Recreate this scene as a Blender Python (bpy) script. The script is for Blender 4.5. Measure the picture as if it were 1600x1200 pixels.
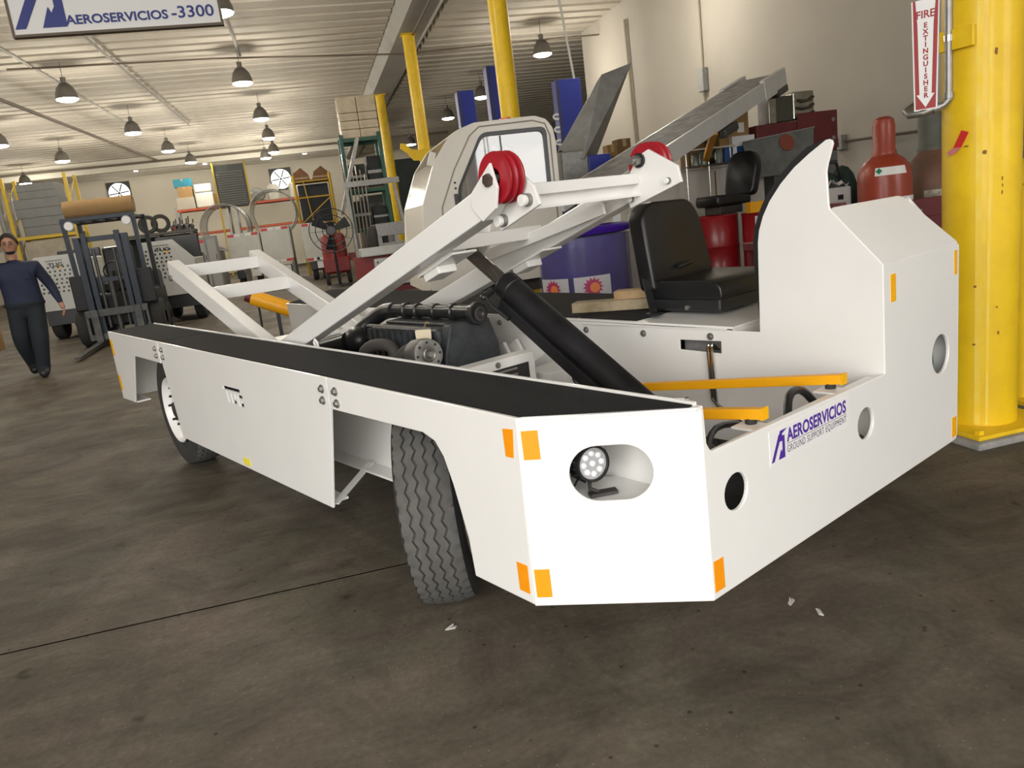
import bpy, bmesh, math, random
from mathutils import Vector, Matrix
for _o in list(bpy.data.objects):
    bpy.data.objects.remove(_o, do_unlink=True)
scene = bpy.context.scene
COL = scene.collection
PI = math.pi
# ---------------------------------------------------------------- camera
cam_d = bpy.data.cameras.new('camera')
cam = bpy.data.objects.new('camera', cam_d)
COL.objects.link(cam)
cam_d.sensor_fit = 'HORIZONTAL'
cam_d.sensor_width = 36.0
cam_d.lens = 1190.0 / 1600.0 * 36.0
cam_d.clip_start = 0.02
cam_d.clip_end = 300
_r = Vector((0.9604527, -0.2497408, -0.1231266)); _u = Vector((0.1709616, 0.1798896, 0.9687166)); _b = Vector((-0.2197788, -0.9514564, 0.2154715))
cam.matrix_world = Matrix(((_r.x, _u.x, _b.x, 0), (_r.y, _u.y, _b.y, 0), (_r.z, _u.z, _b.z, 1.3), (0, 0, 0, 1)))
scene.camera = cam
# ---------------------------------------------------------------- daylight
world = bpy.data.worlds.new('world')
scene.world = world
world.use_nodes = True
_bg = world.node_tree.nodes['Background']
_bg.inputs[0].default_value = (1.0, 0.975, 0.945, 1)
_bg.inputs[1].default_value = 6.0
# the open loading door behind the camera (x0, x1, height) in the wall at y = FRONT
FRONT = -3.0
DOOR = (-10.5, 1.6, 5.0)
_pl = bpy.data.lights.new('door_portal', 'AREA')
_pl.shape = 'RECTANGLE'; _pl.size = DOOR[1] - DOOR[0]; _pl.size_y = DOOR[2]
_pl.cycles.is_portal = True
_po = bpy.data.objects.new('door_portal', _pl); COL.objects.link(_po)
_po.location = ((DOOR[0] + DOOR[1]) / 2, FRONT, DOOR[2] / 2)
_po.rotation_euler = (PI / 2, 0, 0)
LAMP_W = 140.0
scene.view_settings.view_transform = 'Standard'
scene.view_settings.look = 'None'
scene.view_settings.gamma = 1.0
scene.view_settings.use_curve_mapping = False
scene.view_settings.exposure = 0.0
# ---------------------------------------------------------------- materials
MATS = {}
def mat(name, col, rough=0.5, metal=0.0, var=0.0, scale=6.0, bump=0.0, coat=0.0, col2=None, trans=0.0, alpha=1.0, emit=None, estr=0.0, spec=0.5):
    if name in MATS: return MATS[name]
    m = bpy.data.materials.new(name); m.use_nodes = True
    nt = m.node_tree; b = nt.nodes['Principled BSDF']
    b.inputs['Base Color'].default_value = (*col, 1)
    b.inputs['Roughness'].default_value = rough
    b.inputs['Metallic'].default_value = metal
    b.inputs['Specular IOR Level'].default_value = spec
    if coat: b.inputs['Coat Weight'].default_value = coat; b.inputs['Coat Roughness'].default_value = 0.12
    if trans: b.inputs['Transmission Weight'].default_value = trans
    if alpha < 1: b.inputs['Alpha'].default_value = alpha
    if emit: b.inputs['Emission Color'].default_value = (*emit, 1); b.inputs['Emission Strength'].default_value = estr
    if var or bump or col2:
        tc = nt.nodes.new('ShaderNodeTexCoord')
        n = nt.nodes.new('ShaderNodeTexNoise'); n.inputs['Scale'].default_value = scale; n.inputs['Detail'].default_value = 6
        n.inputs['Roughness'].default_value = 0.6
        nt.links.new(tc.outputs['Object'], n.inputs['Vector'])
        if var or col2:
            r = nt.nodes.new('ShaderNodeValToRGB')
            c2 = col2 if col2 else tuple(max(0, c * (1 - var)) for c in col)
            r.color_ramp.elements[0].position = 0.35; r.color_ramp.elements[1].position = 0.65
            r.color_ramp.elements[0].color = (*c2, 1); r.color_ramp.elements[1].color = (*col, 1)
            nt.links.new(n.outputs['Fac'], r.inputs['Fac']); nt.links.new(r.outputs['Color'], b.inputs['Base Color'])
        if bump:
            bp = nt.nodes.new('ShaderNodeBump'); bp.inputs['Strength'].default_value = bump; bp.inputs['Distance'].default_value = 0.01
            nt.links.new(n.outputs['Fac'], bp.inputs['Height']); nt.links.new(bp.outputs['Normal'], b.inputs['Normal'])
    MATS[name] = m
    return m
WHITE = mat('white_paint', (0.80, 0.79, 0.76), 0.34, var=0.03, scale=3, coat=0.25)
BLACKMAT = mat('grip_mat', (0.010, 0.010, 0.011), 0.9, var=0.4, scale=160, bump=0.6, spec=0.3)
BLACK = mat('black_paint', (0.012, 0.013, 0.014), 0.4, coat=0.2)
BLACKCYL = mat('black_cylinder', (0.014, 0.014, 0.016), 0.45, col2=(0.004, 0.004, 0.005), scale=7, spec=0.4)
RUBBER = mat('rubber', (0.035, 0.034, 0.032), 0.85, var=0.3, scale=30)
TIRE = mat('tire_rubber', (0.095, 0.092, 0.085), 0.9, var=0.25, scale=25)
VINYL = mat('black_vinyl', (0.009, 0.009, 0.010), 0.36, var=0.3, scale=12, bump=0.12)
STEEL = mat('bare_steel', (0.33, 0.32, 0.30), 0.45, 0.8, var=0.2, scale=20)
CHROME = mat('chrome', (0.6, 0.58, 0.56), 0.16, 1.0)
ROD = mat('rod_steel', (0.20, 0.18, 0.165), 0.3, 0.85)
DARKSTEEL = mat('dark_steel', (0.09, 0.085, 0.08), 0.5, 0.6, var=0.3, scale=25)
ORANGE = mat('orange_reflector', (0.90, 0.31, 0.003), 0.4, var=0.06, scale=40)
YREFL = mat('yellow_reflector', (0.85, 0.42, 0.0), 0.4)
YELLOWB = mat('yellow_bar', (0.92, 0.42, 0.005), 0.45, var=0.05)
REDP = mat('red_pulley', (0.36, 0.010, 0.020), 0.35, var=0.15, scale=12, coat=0.2)
PURPLE = mat('purple_print', (0.07, 0.02, 0.28), 0.5)
GREYPRINT = mat('grey_print', (0.10, 0.09, 0.12), 0.6)
GALV = mat('galvanised', (0.34, 0.34, 0.33), 0.45, 0.5, var=0.25, scale=18)
WOOD = mat('raw_wood', (0.50, 0.34, 0.18), 0.8, col2=(0.33, 0.22, 0.11), scale=9, bump=0.15)
WOODOLD = mat('weathered_wood', (0.42, 0.34, 0.22), 0.85, col2=(0.24, 0.19, 0.11), scale=12, bump=0.2)
ENGINE = mat('engine_grey', (0.045, 0.05, 0.056), 0.5, var=0.45, scale=22, bump=0.2)
# ---------------------------------------------------------------- geometry helpers
class MB:
    def __init__(s): s.v = []; s.f = []
    def add(s, vs, fs):
        n = len(s.v); s.v += [Vector(p) for p in vs]; s.f += [tuple(i + n for i in f) for f in fs]; return s
    def box(s, c, sz, R=None):
        x, y, z = (a / 2 for a in sz)
        vs = [Vector((sx * x, sy * y, sz_ * z)) for sz_ in (-1, 1) for sy in (-1, 1) for sx in (-1, 1)]
        if R is not None: vs = [R @ p for p in vs]
        c = Vector(c)
        return s.add([p + c for p in vs], [(0, 2, 3, 1), (4, 5, 7, 6), (0, 1, 5, 4), (2, 6, 7, 3), (0, 4, 6, 2), (1, 3, 7, 5)])
    def bx(s, x0, x1, y0, y1, z0, z1):
        return s.box(((x0 + x1) / 2, (y0 + y1) / 2, (z0 + z1) / 2), (abs(x1 - x0), abs(y1 - y0), abs(z1 - z0)))
    def beam(s, p0, p1, w, h, up=(0, 0, 1), w1=None, h1=None):
        p0 = Vector(p0); p1 = Vector(p1); d = (p1 - p0).normalized(); up = Vector(up)
        if abs(d.dot(up)) > 0.98: up = Vector((0, 1, 0))
        sd = d.cross(up).normalized(); u = sd.cross(d)
        w1 = w if w1 is None else w1; h1 = h if h1 is None else h1
        vs = []
        for p, ww, hh in ((p0, w, h), (p1, w1, h1)):
            vs += [p - sd * ww / 2 - u * hh / 2, p + sd * ww / 2 - u * hh / 2, p + sd * ww / 2 + u * hh / 2, p - sd * ww / 2 + u * hh / 2]
        return s.add(vs, [(0, 1, 2, 3), (7, 6, 5, 4), (0, 4, 5, 1), (1, 5, 6, 2), (2, 6, 7, 3), (3, 7, 4, 0)])
    def cyl(s, p0, p1, r0, r1=None, n=16, cap=True):
        p0 = Vector(p0); p1 = Vector(p1); r1 = r0 if r1 is None else r1
        d = (p1 - p0).normalized(); a = d.orthogonal().normalized(); b = d.cross(a)
        vs = []
        for p, r in ((p0, r0), (p1, r1)):
            vs += [p + (a * math.cos(2 * PI * i / n) + b * math.sin(2 * PI * i / n)) * r for i in range(n)]
        fs = [(i, (i + 1) % n, n + (i + 1) % n, n + i) for i in range(n)]
        if cap: fs += [tuple(range(n - 1, -1, -1)), tuple(range(n, 2 * n))]
        return s.add(vs, fs)
    def lathe(s, prof, o=(0, 0, 0), axis=(0, 0, 1), n=24, closed=False, a0=0.0, a1=2 * PI):
        o = Vector(o); d = Vector(axis).normalized(); a = d.orthogonal().normalized(); b = d.cross(a)
        full = abs(a1 - a0 - 2 * PI) < 1e-6; m = n if full else n + 1; k = len(prof)
        vs = []
        for i in range(m):
            t = a0 + (a1 - a0) * i / n; e = a * math.cos(t) + b * math.sin(t)
            vs += [o + e * r + d * h for r, h in prof]
        fs = []
        for i in range(n):
            j = (i + 1) % m
            for q in range(k if closed else k - 1):
                q2 = (q + 1) % k
                fs.append((i * k + q, j * k + q, j * k + q2, i * k + q2))
        return s.add(vs, fs)
    def tube(s, pts, r, n=8, closed=False, cap=True):
        pts = [Vector(p) for p in pts]; m = len(pts); vs = []; prev = None
        for i, p in enumerate(pts):
            if closed: d = pts[(i + 1) % m] - pts[i - 1]
            else: d = pts[min(i + 1, m - 1)] - pts[max(i - 1, 0)]
            d.normalize()
            if prev is None: a = d.orthogonal().normalized()
            else:
                a = prev - d * prev.dot(d)
                a = a.normalized() if a.length > 1e-6 else d.orthogonal().normalized()
            prev = a; b = d.cross(a); rr = r[i] if isinstance(r, (list, tuple)) else r
            vs += [p + (a * math.cos(2 * PI * k / n) + b * math.sin(2 * PI * k / n)) * rr for k in range(n)]
        fs = []
        for i in range(m if closed else m - 1):
            j = (i + 1) % m
            fs += [(i * n + k, i * n + (k + 1) % n, j * n + (k + 1) % n, j * n + k) for k in range(n)]
        if cap and not closed: fs += [tuple(range(n - 1, -1, -1)), tuple(range((m - 1) * n, m * n))]
        return s.add(vs, fs)
    def prism(s, poly, o, u, v, t):
        """polygon in the plane (o,u,v) extruded by vector t"""
        o = Vector(o); u = Vector(u); v = Vector(v); t = Vector(t); n = len(poly)
        vs = [o + u * a + v * b for a, b in poly]; vs += [p + t for p in vs]
        return s.add(vs, [tuple(range(n)), tuple(range(2 * n - 1, n - 1, -1))] + [(i, n + i, n + (i + 1) % n, (i + 1) % n) for i in range(n)])
    def sphere(s, c, r, n=12, m=8, sc=(1, 1, 1), R=None):
        vs = []; c = Vector(c)
        for j in range(m + 1):
            t = PI * j / m
            for i in range(n):
                p = Vector((r * sc[0] * math.sin(t) * math.cos(2 * PI * i / n), r * sc[1] * math.sin(t) * math.sin(2 * PI * i / n), r * sc[2] * math.cos(t)))
                if R is not None: p = R @ p
                vs.append(c + p)
        return s.add(vs, [(j * n + i, j * n + (i + 1) % n, (j + 1) * n + (i + 1) % n, (j + 1) * n + i) for j in range(m) for i in range(n)])
    def mesh(s, name, bevel=0.0, seg=2, angle=None, off=None, fn=None):
        if angle is None: angle = 32 if not bevel else (15 if seg < 3 else 50)
        bm = bmesh.new()
        for p in s.v:
            q = p - off if off is not None else p
            bm.verts.new(fn(q) if fn else q)
        bm.verts.ensure_lookup_table()
        for f in s.f:
            try: bm.faces.new([bm.verts[i] for i in f])
            except ValueError: pass
        bmesh.ops.remove_doubles(bm, verts=bm.verts, dist=1e-6)
        bmesh.ops.recalc_face_normals(bm, faces=bm.faces)
        if bevel:
            ed = [e for e in bm.edges if len(e.link_faces) == 2 and e.calc_face_angle(0) > 0.6]
            bmesh.ops.bevel(bm, geom=ed, offset=bevel, segments=seg, affect='EDGES', profile=0.5, clamp_overlap=True)
        me = bpy.data.meshes.new(name); bm.to_mesh(me); bm.free()
        me.shade_smooth(); me.set_sharp_from_angle(angle=math.radians(angle))
        return me
    def build(s, name, m, parent=None, **k):
        return link(name, s.mesh(name, **k), m, parent)
def link(name, me, m, parent=None):
    if m is not None and not me.materials: me.materials.append(m)
    o = bpy.data.objects.new(name, me); COL.objects.link(o)
    if parent is not None: o.parent = parent
    return o
def tag(o, label=None, cat=None, group=None, kind=None):
    if label: o['label'] = label
    if cat: o['category'] = cat
    if group: o['group'] = group
    if kind: o['kind'] = kind
    return o
def thing(name, label, cat, loc=(0, 0, 0), rz=0.0, group=None):
    o = bpy.data.objects.new(name, None); COL.objects.link(o); o.empty_display_size = 0.2
    o.location = loc; o.rotation_euler = (0, 0, rz)
    return tag(o, label, cat, group)
def dup(o, parent=None, loc=None, rz=None):
    c = o.copy(); COL.objects.link(c)
    if parent is not None: c.parent = parent
    if loc is not None: c.location = loc
    if rz is not None: c.rotation_euler = (0, 0, rz)
    for ch in list(o.children): dup(ch, c)
    return c
def plate(loops, t, O, U, V, bevel=0.0, name='plate', off=None, fn=None):
    """flat sheet with holes: loops[0] outline, others holes, in the plane O,U,V; thickness t towards U x V"""
    cu = bpy.data.curves.new('tmp', 'CURVE'); cu.dimensions = '2D'; cu.fill_mode = 'BOTH'
    for lp in loops:
        sp = cu.splines.new('POLY'); sp.points.add(len(lp) - 1); sp.use_cyclic_u = True
        for p, q in zip(sp.points, lp): p.co = (q[0], q[1], 0, 1)
    cu.extrude = t / 2 - bevel; cu.bevel_depth = bevel; cu.bevel_resolution = 1; cu.offset = -bevel
    o = bpy.data.objects.new('tmp', cu)
    me = bpy.data.meshes.new_from_object(o)
    bpy.data.objects.remove(o); bpy.data.curves.remove(cu)
    O = Vector(O); U = Vector(U); V = Vector(V); N = U.cross(V).normalized()
    for v in me.vertices:
        p = O + U * v.co.x + V * v.co.y + N * (v.co.z + t / 2)
        if off is not None: p = p - off
        v.co = fn(p) if fn else p
    bm = bmesh.new(); bm.from_mesh(me); bmesh.ops.remove_doubles(bm, verts=bm.verts, dist=1e-5)
    bmesh.ops.recalc_face_normals(bm, faces=bm.faces); bm.to_mesh(me); bm.free()
    me.name = name; me.materials.clear(); me.shade_smooth(); me.set_sharp_from_angle(angle=math.radians(9))
    return me
def text_mesh(txt, size, O, U, V, ext=0.001, align='LEFT', width=None, bold=0.0, off=None, space=1.0):
    cu = bpy.data.curves.new('tmp', 'FONT'); cu.body = txt; cu.size = size; cu.align_x = align
    cu.extrude = ext / 2; cu.offset = bold; cu.space_character = space; cu.resolution_u = 3
    o = bpy.data.objects.new('tmp', cu); me = bpy.data.meshes.new_from_object(o)
    bpy.data.objects.remove(o); bpy.data.curves.remove(cu)
    xs = [v.co.x for v in me.vertices]; k = 1.0
    if width and xs: k = width / (max(xs) - min(xs))
    x0 = min(xs) if align == 'LEFT' else 0
    O = Vector(O); U = Vector(U); V = Vector(V); N = U.cross(V).normalized()
    for v in me.vertices:
        p = O + U * ((v.co.x - x0) * k) + V * v.co.y + N * v.co.z
        v.co = p - off if off is not None else p
    me.materials.clear()
    return me
def smooth(pts, n=5):
    """Catmull-Rom points through pts"""
    P = [Vector(p) for p in pts]; out = []
    for i in range(len(P) - 1):
        a, b, c, d = P[max(i - 1, 0)], P[i], P[i + 1], P[min(i + 2, len(P) - 1)]
        for k in range(n):
            t = k / n
            out.append(0.5 * (2 * b + (c - a) * t + (2 * a - 5 * b + 4 * c - d) * t * t + (3 * b - a - 3 * c + d) * t ** 3))
    return out + [P[-1]]
def circ(cx, cy, r, n=28, sx=1.0):
    return [(cx + r * sx * math.cos(2 * PI * i / n), cy + r * math.sin(2 * PI * i / n)) for i in range(n)]
def rnd(poly, r, n=4):
    """round the corners of a polygon; r a number or one per corner"""
    out = []; m = len(poly)
    for i in range(m):
        rr = r[i] if isinstance(r, (list, tuple)) else r
        p = Vector(poly[i]); a = Vector(poly[i - 1]) - p; b = Vector(poly[(i + 1) % m]) - p
        k = min(rr, a.length * 0.45, b.length * 0.45)
        if k <= 1e-6: out.append(tuple(p)); continue
        a = p + a.normalized() * k; b = p + b.normalized() * k
        for q in range(n + 1):
            t = q / n; out.append(tuple(a * (1 - t) ** 2 + p * 2 * t * (1 - t) + b * t * t))
    return out
X3 = Vector((1, 0, 0)); Y3 = Vector((0, 1, 0)); Z3 = Vector((0, 0, 1))
# ================================================================ the building
def floor_material():
    m = bpy.data.materials.new('concrete_floor'); m.use_nodes = True
    nt = m.node_tree; b = nt.nodes['Principled BSDF']; N = nt.nodes.new; L = nt.links.new
    tc = N('ShaderNodeTexCoord')
    def noise(sc, det=8, rough=0.6, dist=0.0):
        n = N('ShaderNodeTexNoise'); n.inputs['Scale'].default_value = sc; n.inputs['Detail'].default_value = det
        n.inputs['Roughness'].default_value = rough; n.inputs['Distortion'].default_value = dist
        L(tc.outputs['Object'], n.inputs['Vector']); return n
    def ramp(src, p0, c0, p1, c1):
        r = N('ShaderNodeValToRGB'); e = r.color_ramp.elements
        e[0].position = p0; e[0].color = (*c0, 1); e[1].position = p1; e[1].color = (*c1, 1)
        L(src, r.inputs['Fac']); return r
    base = ramp(noise(0.55, 10, 0.62, 0.6).outputs['Fac'], 0.33, FLOOR_D, 0.68, FLOOR_L)
    mid = ramp(noise(2.2, 9, 0.7, 0.8).outputs['Fac'], 0.36, (0.62, 0.60, 0.58), 0.66, (1.12, 1.10, 1.06))
    fine = ramp(noise(45, 5, 0.7).outputs['Fac'], 0.3, (0.80, 0.80, 0.80), 0.7, (1.12, 1.12, 1.12))
    spot = ramp(noise(6.5, 3, 0.5).outputs['Fac'], 0.24, (0.55, 0.53, 0.5), 0.33, (1, 1, 1))
    mp_ = N('ShaderNodeMapping'); mp_.inputs['Rotation'].default_value = (0, 0, 0.55); mp_.inputs['Scale'].default_value = (0.5, 7.0, 1.0)
    L(tc.outputs['Object'], mp_.inputs['Vector'])
    ns = N('ShaderNodeTexNoise'); ns.inputs['Scale'].default_value = 1.6; ns.inputs['Detail'].default_value = 7; ns.inputs['Roughness'].default_value = 0.68
    L(mp_.outputs['Vector'], ns.inputs['Vector'])
    streak = ramp(ns.outputs['Fac'], 0.34, (0.84, 0.835, 0.83), 0.60, (1.04, 1.035, 1.03))
    hue = ramp(noise(1.1, 6, 0.7, 1.2).outputs['Fac'], 0.36, (0.96, 1.01, 0.93), 0.64, (1.04, 0.995, 0.98))
    sv = N('ShaderNodeTexVoronoi'); sv.inputs['Scale'].default_value = 34; L(tc.outputs['Object'], sv.inputs['Vector'])
    speck = ramp(sv.outputs['Distance'], 0.055, (1.9, 1.85, 1.75), 0.10, (1, 1, 1))
    sv2 = N('ShaderNodeTexVoronoi'); sv2.inputs['Scale'].default_value = 11; L(tc.outputs['Object'], sv2.inputs['Vector'])
    pit = ramp(sv2.outputs['Distance'], 0.05, (0.45, 0.43, 0.40), 0.09, (1, 1, 1))
    col = base.outputs['Color']
    for r in (mid, fine, spot, streak, hue, speck, pit):
        mx = N('ShaderNodeMix'); mx.data_type = 'RGBA'; mx.blend_type = 'MULTIPLY'; mx.inputs['Factor'].default_value = 1.0
        L(col, mx.inputs['A']); L(r.outputs['Color'], mx.inputs['B']); col = mx.outputs['Result']
    L(col, b.inputs['Base Color'])
    rr = ramp(noise(1.4, 8, 0.65).outputs['Fac'], 0.3, (0.55,) * 3, 0.7, (0.80,) * 3)
    L(rr.outputs['Color'], b.inputs['Roughness'])
    bp = N('ShaderNodeBump'); bp.inputs['Strength'].default_value = 0.15; bp.inputs['Distance'].default_value = 0.004
    L(noise(30, 8, 0.7).outputs['Fac'], bp.inputs['Height']); L(bp.outputs['Normal'], b.inputs['Normal'])
    b.inputs['Specular IOR Level'].default_value = 0.12
    return m
FLOOR_D = (0.098, 0.084, 0.068); FLOOR_L = (0.185, 0.163, 0.136)
FLOORM = floor_material()
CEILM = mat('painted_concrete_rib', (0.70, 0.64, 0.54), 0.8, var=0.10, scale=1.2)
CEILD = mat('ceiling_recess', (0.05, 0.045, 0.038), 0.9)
WALLM = mat('cream_wall', (0.47, 0.435, 0.37), 0.8, var=0.06, scale=0.8)
GIRDM = mat('girder_grey', (0.42, 0.40, 0.36), 0.8, var=0.12, scale=1.5)
YCOL = mat('yellow_column_paint', (0.84, 0.56, 0.005), 0.5, col2=(0.74, 0.47, 0.004), scale=5, coat=0.15)
PIPEM = mat('pipe_brown', (0.14, 0.11, 0.08), 0.7)
W0, W1, WB = -16.0, 14.0, 48.5     # left wall, far right wall, back wall
def struct(name, mb, m, parent=None, **k):
    o = mb.build(name, m, parent, **k)
    if parent is None: tag(o, kind='structure')
    return o
JOINT = mat('joint_dark', (0.006, 0.0055, 0.005), 1.0, spec=0.0)
fl = struct('floor', MB().bx(W0, W1, FRONT - 12, WB, -0.30, -0.0008), JOINT)
MB().bx(W0, W1, FRONT - 12, 2.870, -0.0008, 0).build('floor_slab', FLOORM, fl)
MB().bx(W0, W1, 2.882, WB, -0.0008, 0).build('floor_slab', FLOORM, fl)
CZ = 6.0
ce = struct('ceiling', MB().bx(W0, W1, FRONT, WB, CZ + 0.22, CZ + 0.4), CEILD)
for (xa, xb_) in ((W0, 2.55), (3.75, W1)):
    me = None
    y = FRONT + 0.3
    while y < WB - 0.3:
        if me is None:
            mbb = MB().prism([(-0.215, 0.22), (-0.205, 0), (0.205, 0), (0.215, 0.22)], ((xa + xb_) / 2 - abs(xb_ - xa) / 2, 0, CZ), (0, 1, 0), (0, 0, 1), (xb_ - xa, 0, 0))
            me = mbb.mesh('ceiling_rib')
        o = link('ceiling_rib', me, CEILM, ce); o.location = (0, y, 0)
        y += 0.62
struct('trim_1', MB().prism([(2.45, CZ + 0.22), (2.75, 5.72), (3.35, 5.72), (3.85, CZ + 0.22)], (0, FRONT, 0), (1, 0, 0), (0, 0, 1), (0, WB - FRONT, 0)), GIRDM)
struct('wall_right', MB().bx(8.25, 8.5, FRONT, 21.65, 0, CZ + 0.22), WALLM)
struct('wall_recess', MB().bx(8.5, W1, 21.4, 21.65, 0, CZ + 0.22), WALLM)
struct('wall_right_rear', MB().bx(W1, W1 + 0.2, 21.4, WB, 0, CZ + 0.4), mat('shaded_bay_wall', (0.11, 0.12, 0.11), 0.85, var=0.3, scale=0.7))  # wall colour darkened to stand for the shade in the dim bay
struct('wall_left', MB().bx(W0 - 0.2, W0, FRONT, WB, 0, CZ + 0.4), WALLM)
struct('wall_back', MB().bx(W0, W1, WB, WB + 0.25, 0, CZ + 0.4), mat('bright_cream_wall', (0.74, 0.69, 0.57), 0.8, var=0.05, scale=0.6))
fw = MB().bx(W0, DOOR[0], FRONT - 0.25, FRONT, 0, CZ + 0.4).bx(DOOR[1], 4.3, FRONT - 0.25, FRONT, 0, CZ + 0.4).bx(4.3, 7.4, FRONT - 0.25, FRONT, 0, 1.2).bx(4.3, 7.4, FRONT - 0.25, FRONT, 4.0, CZ + 0.4).bx(7.4, W1, FRONT - 0.25, FRONT, 0, CZ + 0.4).bx(DOOR[0], DOOR[1], FRONT - 0.25, FRONT, DOOR[2], CZ + 0.4)
struct('wall_front', fw, WALLM)
# pale beam band and brown sprinkler pipes under the ceiling
struct('trim_2', MB().bx(W0, 2.5, 39.6, 40.0, 5.45, 5.98), mat('beam_cream', (0.60, 0.57, 0.48), 0.8))
def pipe(name, pts, r, label, m=PIPEM, cat='pipe'):
    return tag(MB().tube(pts, r, 8).build(name, m), label, cat)
pipe('sprinkler_pipe', [(-15.5, 39.5, 5.72), (7.5, 39.5, 5.72)], 0.05, 'long brown sprinkler pipe running across in front of the pale far beam')
pipe('sprinkler_pipe', [(-7.6, 10, 5.72), (-6.2, 39.4, 5.72)], 0.05, 'brown sprinkler pipe running away from the viewer at upper left to the far beam')
pipe('sprinkler_pipe', [(-6.0, 20.6, 5.9), (-1.5, 21.0, 5.9), (3.0, 20.9, 5.66), (8.2, 20.2, 5.62)], 0.022, 'thin pipe crossing the whole ceiling in front of the second yellow column from the rack')
pipe('sprinkler_pipe', [(-0.9, 11.0, 5.93), (-0.93, 21.0, 5.93)], 0.035, 'grey branch pipe above the lamp row nearest the girder', GIRDM)
pipe('sprinkler_pipe', [(-3.9, 10.0, 5.93), (-3.6, 31.0, 5.93)], 0.035, 'grey branch pipe between the two lamp rows at upper left', GIRDM)
pipe('sprinkler_pipe', [(-5.6, 10.0, 5.93), (-5.4, 31.0, 5.93)], 0.03, 'grey branch pipe left of the leftmost large lamp', GIRDM)
pipe('sprinkler_pipe', [(3.1, 8.0, 5.69), (3.1, 19.2, 5.69)], 0.03, 'dark pipe running along the underside of the girder')
pipe('conduit', [(5.2, 12.0, 5.9), (5.0, 17.5, 5.9), (5.0, 18.2, 5.6), (4.95, 18.3, 3.2)], 0.02, 'dark conduit bending down from the ceiling between two yellow columns')
pipe('conduit', [(6.4, 18.0, 6.0), (6.55, 17.6, 3.0)], 0.03, 'thin pale vertical pole in front of the lettered blue lift post', mat('pale_pipe', (0.5, 0.5, 0.48), 0.5))
pipe('conduit', [(8.20, 18.5, 5.55), (8.20, 18.4, 1.6)], 0.035, 'brown conduit running straight down the cream wall behind the grey fin', mat('conduit_tan', (0.33, 0.28, 0.2), 0.7))
pipe('conduit', [(8.22, 14.9, 5.9), (8.22, 14.9, 2.6)], 0.02, 'thin tan conduit ending in a switch box on the cream wall', mat('conduit_tan', (0.33, 0.28, 0.2), 0.7))
tag(MB().bx(8.12, 8.24, 14.75, 14.97, 3.25, 3.7).build('switch_box', GALV, bevel=0.01), 'small grey switch box on the cream wall above the inclined grey conveyor', 'box')
pipe('wall_cable', [(8.2, 11.6, 1.78), (8.2, 10.7, 1.77), (8.2, 9.04, 1.72), (8.2, 7.54, 1.68), (8.2, 6.2, 1.65)], 0.018, 'thin dark cable running along the cream wall behind the gas cylinders')
# ---------------------------------------------------------------- pendant lamps
SHADE = mat('lamp_shade', (0.16, 0.15, 0.13), 0.5, 0.4)
GLOW = mat('lamp_glow', (1, 1, 1), 0.5, emit=(1.0, 0.93, 0.80), estr=22.0)
lamp0 = None
def lamp(x, y, label, z=5.2, dim=1.0, sc=1.0):
    global lamp0
    if lamp0 is None:
        t = thing('pendant_lamp', label, 'lamp', (x, y, z), 0, 'ceiling pendant lamps')
        MB().lathe([(0.245, 0.0), (0.235, 0.10), (0.19, 0.24), (0.11, 0.34), (0.06, 0.36), (0.06, 0.48), (0.0, 0.48)], n=24).build('lamp_shade', SHADE, t)
        MB().lathe([(0.236, 0.002), (0.225, -0.02), (0.16, -0.05), (0.0, -0.065)], n=24).build('lamp_lens', GLOW, t)
        MB().cyl((0, 0, 0.46), (0, 0, 1.03), 0.008, n=6).build('hanging_rod', PIPEM, t)
        ld = bpy.data.lights.new('lamp_light', 'POINT'); ld.energy = LAMP_W
        ld.color = (1.0, 0.93, 0.81); ld.shadow_soft_size = 0.22
        lo = bpy.data.objects.new('lamp_light', ld); COL.objects.link(lo); lo.parent = t; lo.location = (0, 0, -0.30)
        lamp0 = t
    else:
        t = dup(lamp0, None, (x, y, z)); t['label'] = label; t.scale = (sc, sc, sc)
        if dim != 1.0:
            for ch_ in t.children:
                if ch_.type == 'LIGHT': ch_.data = ch_.data.copy(); ch_.data.energy = LAMP_W * dim
    return t
lamp(-4.94, 20.77, 'largest pendant lamp in the leftmost long row, below the blue lettered sign')
lamp(-0.97, 20.56, 'large pendant lamp right of the sign, nearest of its row')
lamp(-4.77, 26.84, 'pendant lamp second in the left lamp row, beyond the largest one')
lamp(-0.89, 26.38, 'pendant lamp second in the lamp row left of the girder')
lamp(-4.61, 32.0, 'pendant lamp third in the left lamp row')
lamp(-0.91, 31.14, 'pendant lamp third in the lamp row left of the girder')
lamp(-4.46, 36.6, 'pendant lamp fourth and farthest of the left lamp row')
lamp(-0.94, 35.9, 'pendant lamp fourth in the lamp row left of the girder')
lamp(-1.39, 37.9, 'small far pendant lamp just left of the fourth one in the row by the girder')
lamp(6.52, 20.0, 'large pendant lamp right of the thickest mid yellow column, beside the cream wall')
lamp(6.23, 26.05, 'pendant lamp between two blue lift posts', dim=0.12)
lamp(5.84, 30.4, 'pendant lamp left of the leftmost blue lift post', dim=0.12)
lamp(5.41, 38.5, 'small farthest pendant lamp between the two thinner yellow columns', dim=0.12)
lamp(-7.9, 43.0, 'small unseen lamp added behind the left end of the pale far beam', 5.75, 1.6, 0.45)  # these three hidden lamps are added to brighten the back wall
lamp(-4.6, 43.0, 'small unseen lamp added behind the middle of the pale far beam', 5.75, 1.6, 0.45)
lamp(0.4, 43.0, 'small unseen lamp added behind the right end of the pale far beam', 5.75, 1.0, 0.45)
lamp(-8.24, 31.97, 'small pendant lamp above the stack of grey boxes')
lamp(-8.54, 26.95, 'pendant lamp cut by the left edge of the picture')
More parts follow.
